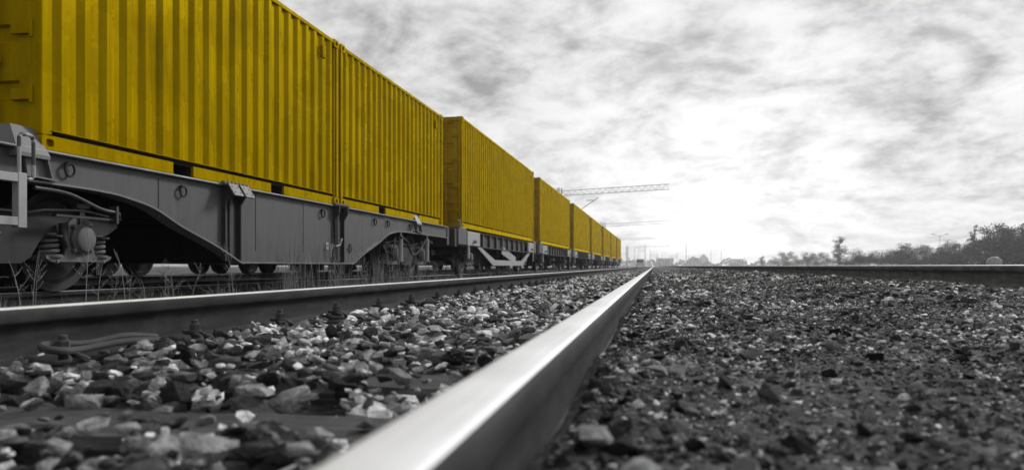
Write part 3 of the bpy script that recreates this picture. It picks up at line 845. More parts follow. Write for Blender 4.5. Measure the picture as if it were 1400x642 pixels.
# ------------------------------------------------------------------ wagon running gear
def wheel_mesh(R0=0.46):
    b = MB(); b.lathe([(0.07, -.075), (0.09, -.07), (0.09, -.035), (.14, -.022), (R0 - .10, -.030), (R0 - .07, -.062), (R0, -.066), (R0 - .004, .055), (R0 + .028, .066), (R0 + .026, .082), (R0 - .06, .084), (R0 - .09, .02), (.14, .012), (.09, .04), (.09, .08), (.07, .085)], 'x', (0, 0, 0), 40)
    return b.mesh('wheel', 'gear', True)
WHEEL = wheel_mesh()
def spring_mesh(r, h, turns, wire):
    n = turns * 14; pts = []
    for i in range(n + 1):
        a = 2 * math.pi * turns * i / n; pts.append((r * math.cos(a), r * math.sin(a), h * i / n))
    return MB().tube(pts, wire, 7).mesh('coil_spring', 'cast', True)
SPRING = spring_mesh(0.078, 0.235, 5, 0.0175)
def axlebox_mesh():
    b = MB()                                  # looks to +x; axle centre at origin
    b.prism([(-.15, -.13), (.15, -.13), (.165, -.02), (.15, .14), (.07, .19), (-.07, .19), (-.15, .14), (-.165, -.02)], 'x', -.14, .05)
    b.lathe([(.0, .05), (.135, .05), (.135, .075), (.118, .09), (.112, .115), (.095, .125), (0.0, .127)], 'x', (0, 0, 0), 28)
    for a in range(4):
        t = math.pi / 4 + a * math.pi / 2; b.lathe([(.022, .05), (.022, .085), (.012, .089)], 'x', (0, .145 * math.cos(t), .145 * math.sin(t)), 6)
    # wings that carry the springs, upturned under the box
    b.prism([(-.40, -.175), (-.33, -.205), (.33, -.205), (.40, -.175), (.40, -.150), (.30, -.165), (.19, -.150), (.15, -.05), (-.15, -.05), (-.19, -.150), (-.30, -.165), (-.40, -.150)], 'x', -.12, .045)
    for s in (-1, 1): b.lathe([(.115, -.165), (.115, -.145), (.09, -.14)], 'z', (-.04, s * .285, 0), 16)
    return b.mesh('axle_box', 'cast', True)
AXBOX = axlebox_mesh()
def make_bogie(parent, yc):
    """two-axle bogie: mesh of the frame with wheels, axle boxes and springs under it (origin on the rail head level)"""
    b = MB()
    for s in (-1, 1):
        x0, x1 = sorted((s * .93, s * 1.05))
        out = [(-1.42, .60), (-1.30, .53), (-1.22, .50), (-.58, .50), (-.46, .44), (-.36, .30), (-.26, .25), (.26, .25), (.36, .30), (.46, .44), (.58, .50), (1.22, .50), (1.30, .53), (1.42, .60), (1.42, .66), (1.25, .68), (.9, .715), (.45, .69), (.3, .66), (-.3, .66), (-.45, .69), (-.9, .715), (-1.25, .68), (-1.42, .66)]
        b.prism([(y, z + .12 * 0) for y, z in out], 'x', x0, x1)
        xa, xb = sorted((s * .90, s * 1.10)); b.strip([(y, z + .012) for y, z in out[14:]], 'x', xa, xb, .018)
        for ax in (-.9, .9):
            for t in (-1, 1):
                b.box(min(s * .96, s * 1.06), max(s * .96, s * 1.06), ax + t * .172 - .012 + (0 if t > 0 else 0), ax + t * .172 + .012, .30, .4985)
                b.lathe([(.11, .478), (.11, .4975)], 'z', (s * 1.01, ax + t * .285, 0), 16)
            # guide stop and damper link above the box
            b.box(min(s * 1.06, s * 1.095), max(s * 1.06, s * 1.095), ax - .03, ax + .03, .52, .78); b.box(min(s * 1.055, s * 1.105), max(s * 1.055, s * 1.105), ax - .08, ax + .08, .745, .785)
            b.tube([(s * 1.09, ax - .24, .60), (s * 1.10, ax - .23, .45), (s * 1.09, ax - .20, .40)], .028, 8)
    b.box(-.93, .93, -.28, .28, .36, .70); b.box(-.92, .92, -1.40, -1.28, .52, .66); b.box(-.92, .92, 1.28, 1.40, .52, .66)
    for ax in (-.9, .9):
        for s in (-1, 1):
            for t in (-1, 1): b.box(min(s * .62, s * .86), max(s * .62, s * .86), ax + t * .50 - .03, ax + t * .50 + .03, .14, .52)
    g = b.build('bogie', 'gear', parent, False, (0, yc, 0))
    for ax in (-.9, .9):
        for s in (-1, 1):
            w = link('wheel', WHEEL, g, (s * .754, ax, .46))
            if s > 0: w.rotation_euler.z = math.pi
            a = link('axle_box', AXBOX, g, (s * 1.03, ax, .47))
            if s < 0: a.rotation_euler.z = math.pi
            for t in (-1, 1): link('coil_spring', SPRING, g, (s * .99, ax + t * .285, .305 - .04 + .0))
        MB().tube([(-1.0, ax, .46), (1.0, ax, .46)], .075, 12).build('axle', 'wagon_dark', g)
    return g
def buffer_parts(root, x, y, z, sgn, mat='wagon_mid'):
    b = MB(); b.lathe([(.0, 0), (.12, 0), (.12, .03), (.085, .04), (.085, .30), (.06, .31), (.06, .45)], 'y', (x, y, z), 18)
    b.lathe([(.06, .45), (.20, .46), (.225, .475), (.225, .50), (.0, .515)], 'y', (x, y, z), 24)
    if sgn < 0: b.v = [(vx, 2 * y - vy, vz) for vx, vy, vz in b.v]
    b.build('buffer', mat, root, True)

# ------------------------------------------------------------------ wagon with deep belly under the first two containers
def make_belly_wagon():
    root = empty('container_wagon', (TX, 10.4, TRT))
    # local y is measured from the wagon centre, z from the rail head
    zc = lambda z: z - TRT
    half = [(0, .158), (1.70, .158), (1.80, .166), (2.30, .34), (2.96, .53), (3.42, .690), (3.78, .755), (4.15, .79), (4.9, .80), (7.75, .80)]
    up = catmull([(a, zc(b)) for a, b in half[1:]], 5)
    line = [(-a, b) for a, b in [tuple(q) for q in up][::-1]] + [tuple(q) for q in up]
    top = zc(1.045); XS = 1.19
    for s in (1, -1):
        web = MB(); xa, xb = sorted((s * (XS - .012), s * XS))
        poly = line + [(7.75, top), (-7.75, top)]
        # split into strips so the outline stays clean
        n = len(line); v = []; f = []
        for x in (xa, xb):
            for (y, z) in line: v += [(x, y, z), (x, y, top)]
        for q in (0, 1):
            o_ = q * 2 * n; f += [(o_ + 2 * i, o_ + 2 * i + 2, o_ + 2 * i + 3, o_ + 2 * i + 1) for i in range(n - 1)]
        f += [(2 * i, 2 * n + 2 * i, 2 * n + 2 * i + 2, 2 * i + 2) for i in range(n - 1)]
        w_o = web.add(v, f).build('solebar', 'wagon', root)
        xa, xb = sorted((s * (XS - .11), s * (XS + .055)))
        MB().strip([(y, z - .008) for y, z in line], 'x', xa, xb, .018).build('bottom_flange', 'edge', w_o, True)
        tf = MB().box(min(s * (XS - .11), s * (XS + .045)), max(s * (XS - .11), s * (XS + .045)), -7.75, 7.75, top + .0005, top + .018, c=.004)
        tf.tube([(s * (XS + .05), -7.7, top + .004), (s * (XS + .05), 7.7, top + .004)], .014, 6)
        tf.build('top_flange', 'edge', w_o)
        # welded plate seams
        for y in (-3.30, -1.35, .0):
            MB().tube([(s * (XS + .001), y, zc(.30) if y > -3 else zc(.60)), (s * (XS + .001), y, top - .01)], .005, 6).build('weld_seam', 'wagon', w_o)
        # post recesses: two upright plates with a dark channel between, flared at the top
        for y in (-1.95, 1.22):
            p = MB()
            for t in (-1, 1):
                yy = y + t * .17
                p.prism([(s * XS, zc(.168)), (s * (XS + .05), zc(.168)), (s * (XS + .05), zc(.84)), (s * (XS + .11), zc(.94)), (s * (XS + .11), top - .002), (s * XS, top - .002)], 'y', yy - .012, yy + .012)
            p.box(min(s * (XS + .003), s * (XS + .02)), max(s * (XS + .003), s * (XS + .02)), y - .04, y + .04, zc(.18), top - .01)
            p.build('post', 'wagon_mid', root)
            d = MB().box(min(s * (XS + .0025), s * (XS + .006)), max(s * (XS + .0025), s * (XS + .006)), y - .155, y - .045, zc(.18), top - .02)
            d.box(min(s * (XS + .0025), s * (XS + .006)), max(s * (XS + .0025), s * (XS + .006)), y + .045, y + .155, zc(.18), top - .02)
            d.build('post_channel', 'wagon_dark', root)
            # folding spigot plates on a hinge rod
            hb = MB().tube([(s * (XS + .075), y - .30, top + .025), (s * (XS + .075), y + .30, top + .025)], .016, 8)
            for k in range(7): hb.tube([(s * (XS + .075), y - .28 + .085 * k, top + .025), (s * (XS + .075), y - .24 + .085 * k, top + .025)], .026, 8)
            hb.build('hinge_rod', 'cast', root)
            if y < 0:
                for t in (-1, 1):
                    a = .12; q = MB()
                    q.prism([(s * (XS + .10), top + .015), (s * (XS + .115), top + .020), (s * (XS + .20), top - .115), (s * (XS + .185), top - .125)], 'y', y + t * .13 - .10, y + t * .13 + .10)
                    for (u, w) in ((-.06, .25), (.06, .25), (-.06, .75), (.06, .75)):
                        q.lathe([(.010, 0), (.010, .006)], 'x', (s * (XS + .113 + .085 * w + .002) , y + t * .13 + u, top + .018 - .13 * w), 6)
                    q.build('folding_plate', 'hood', root)
        # lashing rings
        for y, z in ((-4.55, .93), (-2.92, .90), (.62, .90), (2.85, .895), (3.55, .90), (4.9, .90)):
            pts = [(s * (XS + .03), y + .055 * math.cos(a), zc(z) + .055 * math.sin(a)) for a in [2 * math.pi * k / 18 for k in range(18)]]
            r_ = MB().tube(pts, .010, 7, closed=True); r_.box(min(s * (XS + .0005), s * (XS + .035)), max(s * (XS + .0005), s * (XS + .035)), y - .022, y + .022, zc(z) + .038, zc(z) + .066)
            r_.build('lashing_ring', 'wagon_dark', root)
    # brake levers on the near side
    XN = XS
    k = MB().box(XN + .0005, XN + .012, .76, .86, zc(.36), zc(.47), c=.004); k.tube([(XN + .012, .81, zc(.43)), (XN + .05, .81, zc(.43)), (XN + .055, .83, zc(.36)), (XN + .05, .84, zc(.26))], .013, 7)
    k.tube([(XN + .05, .84, zc(.26)), (XN + .05, .845, zc(.25))], .020, 7); k.build('brake_lever', 'light_grey', root)
    k = MB().box(XN + .0005, XN + .012, .98, 1.09, zc(.37), zc(.46), c=.004); k.tube([(XN + .012, 1.03, zc(.42)), (XN + .06, 1.03, zc(.42)), (XN + .07, 1.16, zc(.44)), (XN + .07, 1.22, zc(.53))], .012, 7)
    k.lathe([(.018, 0), (.018, .02)], 'x', (XN + .06, 1.22, zc(.53)), 10); k.build('brake_valve', 'light_grey', root)
    rg = [(XN + .012, 1.72 + .05 * math.cos(a), zc(.40) + .075 * math.sin(a)) for a in [2 * math.pi * q / 18 for q in range(18)]]
    k = MB().tube(rg, .007, 6, closed=True); k.tube([(XN + .005, 1.60, zc(.385)), (XN + .012, 1.67, zc(.385))], .007, 6); k.build('pull_ring', 'wagon_dark', root)
    # inner structure that closes the belly: centre sill, cross beams, tanks
    b = MB().box(-.22, .22, -7.6, 7.6, zc(.62), zc(1.02))
    for y in [-7 + i * 1.0 for i in range(15)]: b.box(-1.14, 1.14, y - .05, y + .05, zc(.84), zc(1.02))
    b.box(-1.05, 1.05, -7.6, 7.6, zc(1.02), zc(1.034))
    b.build('centre_sill', 'wagon_dark', root)
    MB().box(-.6, .6, -1.9, 2.0, zc(.16), zc(.62), c=.05).build('air_tank_box', 'wagon_dark', root)
    for s in (-1, 1): MB().box(-1.20, 1.20, s * 7.90 - .10, s * 7.90 + .10, zc(.62), zc(1.06), c=.01).build('headstock', 'wagon_mid', root)
    for s in (-1, 1):
        for x in (-.87, .87): buffer_parts(root, x, s * 8.0, zc(.90), s)
    make_bogie(root, -5.15); make_bogie(root, 5.15)
    # container stop hood, grab handle and step frame at the near end; same hood at the far end
    def hood(yc, tipmat):
        h = MB()
        y0, y1 = yc - .17, yc + .16; x0, x1 = .52, XS + .085
        zb, zt = zc(1.005), zc(1.235)
        v = [(x0, y0, zb), (x1, y0, zb), (x1, y1, zb), (x0, y1, zb), (x0 + .12, y0 + .06, zt), (x1 - .13, y0 + .06, zt), (x1 - .13, y1 - .02, zt), (x0 + .12, y1 - .02, zt),
             (x0, y0, zb - .03), (x1, y0, zb - .03), (x1, y1, zb - .03), (x0, y1, zb - .03)]
        h.add(v, [(4, 5, 6, 7), (0, 1, 5, 4), (1, 2, 6, 5), (2, 3, 7, 6), (3, 0, 4, 7), (8, 9, 1, 0), (9, 10, 2, 1), (10, 11, 3, 2), (11, 8, 0, 3), (8, 11, 10, 9)])
        hh = h.build('container_stop', tipmat, root)
        q = MB().prism([(y0 + .13, zb - .031), (y1, zb - .031), (y1 + .05, zc(.82)), (y0 + .16, zc(.82))], 'x', XS + .006, XS + .03)
        q.strip([(y1 - .01, zb - .031), (y1 + .04, zc(.825))], 'x', XS + .006, XS + .075, .014)
        q.strip([(y0 + .02, zc(.83)), (y1 + .09, zc(.815))], 'x', XS + .006, XS + .085, .014)
        q.build('stop_bracket', tipmat, hh)
        return hh
    hood(-4.99, 'hood')
    fh = hood(5.35, 'hood')
    st = MB()
    for i in range(3): st.prism([(5.22 + i * .10, zc(1.012)), (5.27 + i * .10, zc(1.012)), (5.24 + i * .09, zc(1.228)), (5.20 + i * .09, zc(1.228))], 'x', XS + .02, XS + .088)
    # grab handle of tube with worn stripes
    X = XS + .16
    pts = catmull([(X, -5.23, zc(.80)), (X, -5.23, zc(1.06)), (X, -5.225, zc(1.105)), (X, -5.20, zc(1.125)), (X, -5.12, zc(1.125)), (X, -5.095, zc(1.10)), (X, -5.09, zc(1.06)), (X, -5.09, zc(.83)), (X, -5.10, zc(.80)), (X, -5.13, zc(.785)), (X, -5.23, zc(.785))], 6)
    gh = MB()
    for i in range(len(pts) - 1): gh.tube([pts[i], pts[i + 1]], .0145, 8, mi=(i // 5) % 2)
    gh.build('grab_handle', ['light_grey', 'wagon'], root, True)
    fr = MB(); X = XS + .19
    fr.box(X - .03, X + .03, -5.30, -5.215, zc(.40), zc(.82), c=.004)
    for z in (.745, .415): fr.box(X - .02, X + .031, -6.6, -5.301, zc(z), zc(z) + .065, c=.004)
    fr.box(X - .03, X + .03, -6.69, -6.601, zc(.40), zc(.82), c=.004)
    for y in (-6.5, -5.9): fr.bar((X - .02, y, zc(.77)), (XS + .03, y + .1, zc(.95)), .04, .04)
    fr.build('step_frame', 'light_grey', root)
    # brake rigging, hoses
    hs = MB().tube(catmull([(XS + .04, -4.95, zc(.74)), (XS + .06, -4.6, zc(.72)), (XS + .05, -4.2, zc(.62)), (XS + .03, -3.95, zc(.60)), (XS + .0, -3.9, zc(.56))], 5), .018, 8)
    hs.box(XS - .02, XS + .06, -4.0, -3.97, zc(.50), zc(.66)); hs.box(XS - .02, XS + .03, -4.7, -3.97, zc(.525), zc(.545))
    hs.build('brake_pipe', 'wagon_mid', root)
    cb = MB().tube(catmull([(XS + .06, 4.1, zc(.70)), (XS + .07, 4.5, zc(.60)), (XS + .05, 4.95, zc(.34)), (XS + .07, 5.4, zc(.45)), (XS + .05, 5.9, zc(.66)), (XS + .04, 6.4, zc(.62))], 6), .022, 8)
    cb.build('brake_hose', 'rubber', root)
    for y in (4.25, 6.05):
        d = MB().tube([(XS + .03, y, zc(.70)), (XS + .03, y, zc(.22))], .045, 10); d.tube([(XS + .03, y, zc(.62)), (XS + .03, y, zc(.78))], .022, 8); d.lathe([(.06, 0), (.06, .03)], 'z', (XS + .03, y, zc(.20)), 10)
        d.build('damper', 'light_grey', root, True)
    return tag(root, 'grey deep-bellied container wagon carrying the two nearest yellow containers', 'wagon')
wagon1 = make_belly_wagon()

# ------------------------------------------------------------------ two-axle wagons with truss bars
def make_truss_wagon():
    """origin: wagon start (camera end) on the rail head"""
    root = empty('container_wagon'); zc = lambda z: z - TRT; Lw = 13.55; XS = 1.20
    for s in (1, -1):
        b = MB(); xa, xb = sorted((s * (XS - .10), s * (XS - .086)))
        b.box(xa, xb, .3, Lw - .3, zc(.66), zc(1.04)); x2a, x2b = sorted((s * (XS - .16), s * XS))
        b.box(x2a, x2b, .3, Lw - .3, zc(1.04) + .0005, zc(1.06)); b.box(x2a, x2b, .3, Lw - .3, zc(.64), zc(.66) - .0005)
        sb = b.build('side_beam', 'wagon_mid', root)
        for y in (3.4, 4.4, 5.4, 6.4, 7.4, 8.4, 9.4, 10.4): MB().box(min(s * (XS - .085), s * (XS - .015)), max(s * (XS - .085), s * (XS - .015)), y - .05, y + .05, zc(.662), zc(1.038)).build('stiffener', 'wagon', sb)
        for (y0, y1) in ((1.15, 2.65), (Lw - 2.25, Lw - .95)):
            c = MB().box(min(s * (XS - .02), s * (XS + .055)), max(s * (XS - .02), s * (XS + .055)), y0, y1, zc(.66), zc(1.035), c=.012)
            c.lathe([(.05, 0), (.05, .08), (.03, .10)], 'x', (s * (XS + .055) - (.1 if s < 0 else 0), y0 + .7, zc(.78)), 10)
            c.build('end_bracket', 'light_grey', root)
        for (y0, y1) in ((.22, 1.10), (Lw - .9, Lw - .22)):
            MB().box(min(s * (XS - .5), s * (XS + .04)), max(s * (XS - .5), s * (XS + .04)), y0, y1, zc(.66), zc(1.115), c=.015).build('end_box', 'wagon', root)
        x0, x1 = sorted((s * (XS - .03), s * (XS + .0)))
        def flat(p, q, w=.23, off=0):
            d = Vector(q) - Vector(p); n_ = Vector((-d.y, d.x)).normalized() * w / 2
            pp = [Vector(p) + n_, Vector(q) + n_, Vector(q) - n_, Vector(p) - n_]
            return MB().prism([tuple(t) for t in pp], 'x', x0 + off * s, x1 + off * s)
        A, B_, C, D = (2.75, zc(.63)), (5.0, zc(.22)), (10.0, zc(.22)), (11.9, zc(.63))
        MB().prism([(A[0] - .25, A[1] + .02), (A[0] + .25, A[1] + .02), (B_[0] + .02, zc(.30)), (C[0] - .02, zc(.30)), (D[0] - .25, D[1] + .02), (D[0] + .25, D[1] + .02), (C[0] + .25, zc(.125)), (B_[0] - .25, zc(.125))], 'x', x0, x1).build('truss_bar', 'light_grey', root)
        flat((6.3, zc(.64)), (8.9, zc(.305)), .26, -.032).build('truss_diagonal', 'light_grey', root)
    cs = MB().box(-.2, .2, .3, Lw - .3, zc(.70), zc(1.02))
    for i in range(12): cs.box(-1.08, 1.08, .8 + i * 1.08, .9 + i * 1.08, zc(.78), zc(1.02))
    cs.build('centre_sill', 'wagon_dark', root)
    MB().box(-.55, .45, 5.2, 6.6, zc(.15), zc(.66), c=.06).build('air_tank', 'wagon_dark', root)
    MB().box(-.75, .75, 7.4, 7.75, zc(.1), zc(.66), c=.03).build('brake_cylinder', 'wagon_dark', root)
    for y, s in ((.11, -1), (Lw - .11, 1)):
        MB().box(-1.2, 1.2, y - .11, y + .11, zc(.60), zc(1.05), c=.012).build('headstock', 'wagon_mid', root)
        for x in (-.87, .87): buffer_parts(root, x, y + s * .11, zc(.90), s)
    for ay in (2.15, Lw - 2.15):
        for s in (-1, 1):
            w = link('wheel', WHEEL, root, (s * .754, ay, .46))
            if s > 0: w.rotation_euler.z = math.pi
            a = link('axle_box', AXBOX, root, (s * 1.02, ay, .47))
            if s < 0: a.rotation_euler.z = math.pi
            sp = MB()
            for q in range(6): sp.strip([(ay - .62 + q * .08, .82 - q * .028 + .02), (ay - .3, .715 - q * .0 + q * .013 - .04), (ay, .66 + q * .014), (ay + .3, .675 + q * .013), (ay + .62 - q * .08, .84 - q * .028)], 'x', min(s * .97, s * 1.07), max(s * .97, s * 1.07), .013)
            sp.build('leaf_spring', 'wagon_mid', root)
            g = MB()
            for t in (-1, 1): g.prism([(ay + t * .17, .30), (ay + t * .21, .30), (ay + t * .36, .80), (ay + t * .17, .80)], 'x', min(s * .94, s * .96), max(s * .94, s * .96))
            g.box(min(s * .94, s * .96), max(s * .94, s * .96), ay - .22, ay + .22, .26, .299); g.build('axle_guard', 'wagon_dark', root)
        MB().tube([(-1.0, ay, .46), (1.0, ay, .46)], .075, 12).build('axle', 'wagon_dark', root)
    lv = MB().tube([(XS + .05, .35, zc(1.1)), (XS + .05, .25, zc(1.28))], .035, 8); lv.build('lever', 'light_grey', root)
    for y in (1.3, Lw - 1.0):
        MB().box(XS + .02, XS + .06, y - .05, y + .05, zc(.30), zc(.655), c=.004).build('label_board', 'light_grey', root)
    return root
tw = make_truss_wagon()
wl_ = ['wagon with pale trapezoid truss bars under the third yellow container', 'dark wagon under the fourth yellow container', 'dark wagon under the fifth yellow container',
       'dark wagon under the sixth yellow container', 'dark wagon under the seventh yellow container', 'dark wagon under the eighth yellow container', 'dark wagon under the last distant yellow container']
for i, y in enumerate(C40Y):
    o = tw if i == 0 else copy_tree(tw)
    o.location = (TX, y - .68, TRT); tag(o, wl_[i], 'wagon', 'wagons of the yellow train')
    if i > 0:
        for ch in list(o.children):
            if ch.name.split('.')[0] in ('truss_bar', 'truss_diagonal'): bpy.data.objects.remove(ch)

# ------------------------------------------------------------------ wagons on the rear track
def make_rear_wagon():
    root = empty('goods_wagon'); L = 12.6; zc = lambda z: z + .10
    b = MB().prism([(-1.35, zc(.16)), (-.9, zc(.13)), (.9, zc(.13)), (1.35, zc(.16)), (1.45, zc(1.2)), (1.45, zc(2.3)), (-1.45, zc(2.3)), (-1.45, zc(1.2))], 'y', 2.6, L - 2.6)
    b.box(-1.45, 1.45, .2, L - .2, zc(1.0), zc(2.29)); b.build('body', 'wagon_dark', root)
    r_ = MB()
    for i in range(13): r_.box(1.4505, 1.51, .3 + i * .98, .38 + i * .98, zc(1.0), zc(2.3))
    r_.build('rib', 'wagon_mid', root)
    MB().box(-1.25, 1.25, 0, L, zc(.72), zc(.995), c=.02).build('underframe', 'wagon_mid', root)
    for ay in (.95, 2.0, L - 2.0, L - .95):
        for s in (-1, 1):
            w = link('wheel', WHEEL, root, (s * .754, ay, .46))
            if s > 0: w.rotation_euler.z = math.pi
            MB().box(min(s * .9, s * 1.08), max(s * .9, s * 1.08), ay - .3, ay + .3, .33, .83, c=.04).build('axle_box', 'wagon_dark', root)
        MB().tube([(-1.0, ay, .46), (1.0, ay, .46)], .075, 10).build('axle', 'wagon_dark', root)
    return root
rw = make_rear_wagon()
for i in range(9):
    o = rw if i == 0 else copy_tree(rw)
    o.location = (BX, 3.2 + i * 13.7 + (1.6 if i > 0 else 0), -.10)
    tag(o, ['nearest', 'second', 'third', 'fourth', 'fifth', 'sixth', 'seventh', 'eighth', 'farthest'][i] + ' dark goods wagon on the rear track, its wheels seen under the yellow train', 'wagon', 'dark wagons on the rear track')

# ------------------------------------------------------------------ grass and weeds
def blades(n, xr, yr, h, lean, w, seed, clump=None):
    rg = np.random.default_rng(seed)
    x = rg.uniform(*xr, n); y = rg.uniform(*yr, n) if clump is None else None
    if clump is not None:
        cxs = rg.uniform(*xr, clump); cys = yr[0] + (yr[1] - yr[0]) * rg.random(clump) ** 1.6; k = rg.integers(0, clump, n)
        x = cxs[k] + rg.normal(0, .06, n); y = cys[k] + rg.normal(0, .07, n)
    z = ground_h(x, y) - .01; H = h * rg.lognormal(0, .4, n); a = rg.uniform(0, 6.283, n); ln = H * lean * rg.random(n)
    d = np.stack([np.cos(a), np.sin(a), np.zeros(n)], 1); p0 = np.stack([x, y, z], 1)
    b2 = rg.uniform(0, 6.283, n); sd_ = np.stack([np.cos(b2), np.sin(b2), np.zeros(n)], 1)
    W = w * rg.uniform(.6, 1.4, n)[:, None]
    up = np.array([0, 0, 1.0])
    p1 = p0 + d * (ln * .35)[:, None] + up * (H * .6)[:, None]; p2 = p0 + d * ln[:, None] + up * H[:, None]
    V = np.stack([p0 - sd_ * W, p0 + sd_ * W, p1 - sd_ * W * .7, p1 + sd_ * W * .7, p2], 1).reshape(-1, 3)
    o_ = np.arange(n) * 5
    F = np.concatenate([np.stack([o_, o_ + 1, o_ + 3], 1), np.stack([o_, o_ + 3, o_ + 2], 1), np.stack([o_ + 2, o_ + 3, o_ + 4], 1)])
    return V, F
parts = [blades(9000, (-4.7, -1.85), (1.0, 14), .055, 1.3, .003, 1, 420), blades(5000, (-4.6, -1.85), (10, 45), .09, .8, .005, 2, 260),
         blades(1700, (-5.25, -4.4), (2.5, 20), .15, 1.1, .0022, 3, 110), blades(700, (-5.2, -4.45), (9.5, 15.5), .42, .35, .0028, 4, 26),
         blades(1500, (-7.6, -5.2), (18, 60), .30, .45, .005, 5, 70), blades(2500, (-10.3, -7.2), (4, 50), .10, .7, .006, 6, 200), blades(500, (-1.2, -.6), (2.0, 16), .05, .9, .0018, 8, 22)]
off = 0; Vs = []; Fs = []
for V, F in parts: Vs.append(V); Fs.append(F + off); off += len(V)
tag(link('dry_grass', arr_mesh('dry_grass', np.concatenate(Vs), np.concatenate(Fs), 'grass')), 'thin dry grass and weeds along the track beds', 'grass', kind='stuff')
# tall branching weed stalks by the wheels
def weed_mesh(seed):
    rg = random.Random(seed); b = MB(); H = rg.uniform(.34, .62); lean = Vector((rg.uniform(-.10, .10), rg.uniform(-.16, .16), 0))
    tipp = lambda t: Vector((0, 0, H * t)) + lean * t * t
    b.tube([tipp(t / 5) for t in range(6)], [.0035, .0032, .0028, .0024, .002, .001], 5)
    for i in range(rg.randint(4, 8)):
        t = rg.uniform(.3, .95); p = tipp(t); a = rg.uniform(0, 6.283); l = rg.uniform(.06, .16)
        q = p + Vector((math.cos(a) * l * .7, math.sin(a) * l * .7, l * .7)); b.tube([p, (p + q) / 2 + Vector((0, 0, -.01)), q], [.002, .0017, .001], 4)
        for k in range(5):
            w = p.lerp(q, .4 + .15 * k); b.lathe([(0, -.006), (.0045, 0), (0, .006)], 'z', (w.x + rg.uniform(-.008, .008), w.y, w.z + rg.uniform(0, .01)), 4)
    return b.mesh('weed', 'grass')
wm = [weed_mesh(i) for i in range(8)]
for i in range(46):
    y = 4.2 + 16 * random.random() ** 1.3; x = random.uniform(-4.95, -4.3)
    o = link('weed', wm[i % 8], None, (x, y, float(ground_h(x, y)) - .01)); o.rotation_euler.z = random.uniform(0, 6.28); k = random.uniform(.8, 1.25); o.scale = (k, k, k)
    tag(o, 'thin dry branching weed stalk standing in front of the wagon wheels', 'weed', 'weed stalks along the train')

# ------------------------------------------------------------------ right hand details
p = Vector((2.16, 4.9, 0)); zz = float(ground_h(p.x, p.y))
st = MB().prism([(-.012, -.03), (.014, -.03), (.011, .15), (.004, .185), (-.009, .15)], 'y', -.012, .012); st.box(-.015, .015, -.015, .015, .04, .06)
o = st.build('stake', 'light_grey', None, False, (p.x, p.y, zz)); o.rotation_euler = (0, R(3), R(20)); tag(o, 'short pale wooden stake in the gravel before the right rail', 'stake')
def boulder(loc, sx, sy, sz, seed, label, mat='light_grey'):
    V, F = stone_variants(1, 60, .8, seed)[0]
    me = arr_mesh('boulder', V * np.array([sx, sy, sz]) , F, 'ballast'); me.materials[0] = M[mat]
    o = link('boulder', me, None, loc); tag(o, label, 'boulder'); return o
g = place(1359, 42); boulder((g.x, g.y, .30), .40, .34, .50, 5, 'pale rounded boulder beyond the raised rails below the trees')
for k, (x, y, s) in enumerate(((2.05, 3.75, .05), (2.12, 3.95, .045), (2.18, 3.45, .05), (2.1, 4.3, .04))):
    V, F = stone_variants(1, 24, .6, 70 + k)[0]
    me = arr_mesh('clod', V * s, F, 'chips'); o = link('clod', me, None, (x, y, float(ground_h(x, y)) + s * .25))
    tag(o, ['dark clod', 'broad dark clod', 'largest dark clod', 'leftmost dark clod'][k] + ' of earth against the right rail', 'clod', 'clods by the right rail')

# ------------------------------------------------------------------ trees
def tree_meshes(seed, H, sp, sparse=False, nleaf=1500):
    rg = random.Random(seed); rn = np.random.default_rng(seed); t = MB()
    wob = [Vector((rg.uniform(-.02, .02) * H * k / 5, rg.uniform(-.02, .02) * H * k / 5, H * .92 * k / 6)) for k in range(7)]
    t.tube(wob, [H * .018 * (1 - k / 7.5) for k in range(7)], 7)
    cl = []
    for i in range(15 if not sparse else 11):
        f = rg.uniform(.28 if not sparse else .45, .96); a = rg.uniform(0, 6.283); ext = sp * (1.05 - .75 * abs(f - .5)) * rg.uniform(.5, 1.0)
        base = wob[min(5, int(f * 6))]; tip = Vector((math.cos(a) * ext, math.sin(a) * ext, H * f + ext * .25))
        t.tube([base * .85 + Vector((0, 0, 0)), (base + tip) / 2 + Vector((0, 0, .02 * H)), tip], [H * .007, H * .004, H * .0015], 5)
        cl.append((tip, sp * rg.uniform(.28, .46))); cl.append((base.lerp(tip, .55), sp * rg.uniform(.22, .36)))
    if not sparse:
        for i in range(30): a = rg.uniform(0, 6.283); cl.append((Vector((math.cos(a) * sp * rg.random() * .8, math.sin(a) * sp * rg.random() * .8, H * rg.uniform(.04, .70))), sp * rg.uniform(.30, .50)))
    C = np.array([c[0][:] for c in cl]); Rr = np.array([c[1] for c in cl]) * (.75 if sparse else 1)
    k = rn.integers(0, len(C), nleaf); d = rn.normal(size=(nleaf, 3)); d /= np.linalg.norm(d, axis=1)[:, None]
    P = C[k] + d * (Rr[k] * rn.random(nleaf) ** .45)[:, None] * np.array([1, 1, .8])
    P[:, 2] = np.maximum(P[:, 2], .1)
    s = H * .012 * rn.uniform(.6, 1.6, nleaf)
    u = rn.normal(size=(nleaf, 3)); u /= np.linalg.norm(u, axis=1)[:, None]; w = np.cross(u, rn.normal(size=(nleaf, 3))); w /= np.linalg.norm(w, axis=1)[:, None]
    V = np.stack([P - u * s[:, None], P + w * s[:, None] * .6, P + u * s[:, None], P - w * s[:, None] * .6], 1).reshape(-1, 3); o_ = np.arange(nleaf) * 4
    return t.mesh('trunk', 'bark', True), V, np.stack([o_, o_ + 1, o_ + 2, o_ + 3], 1)
TV = []
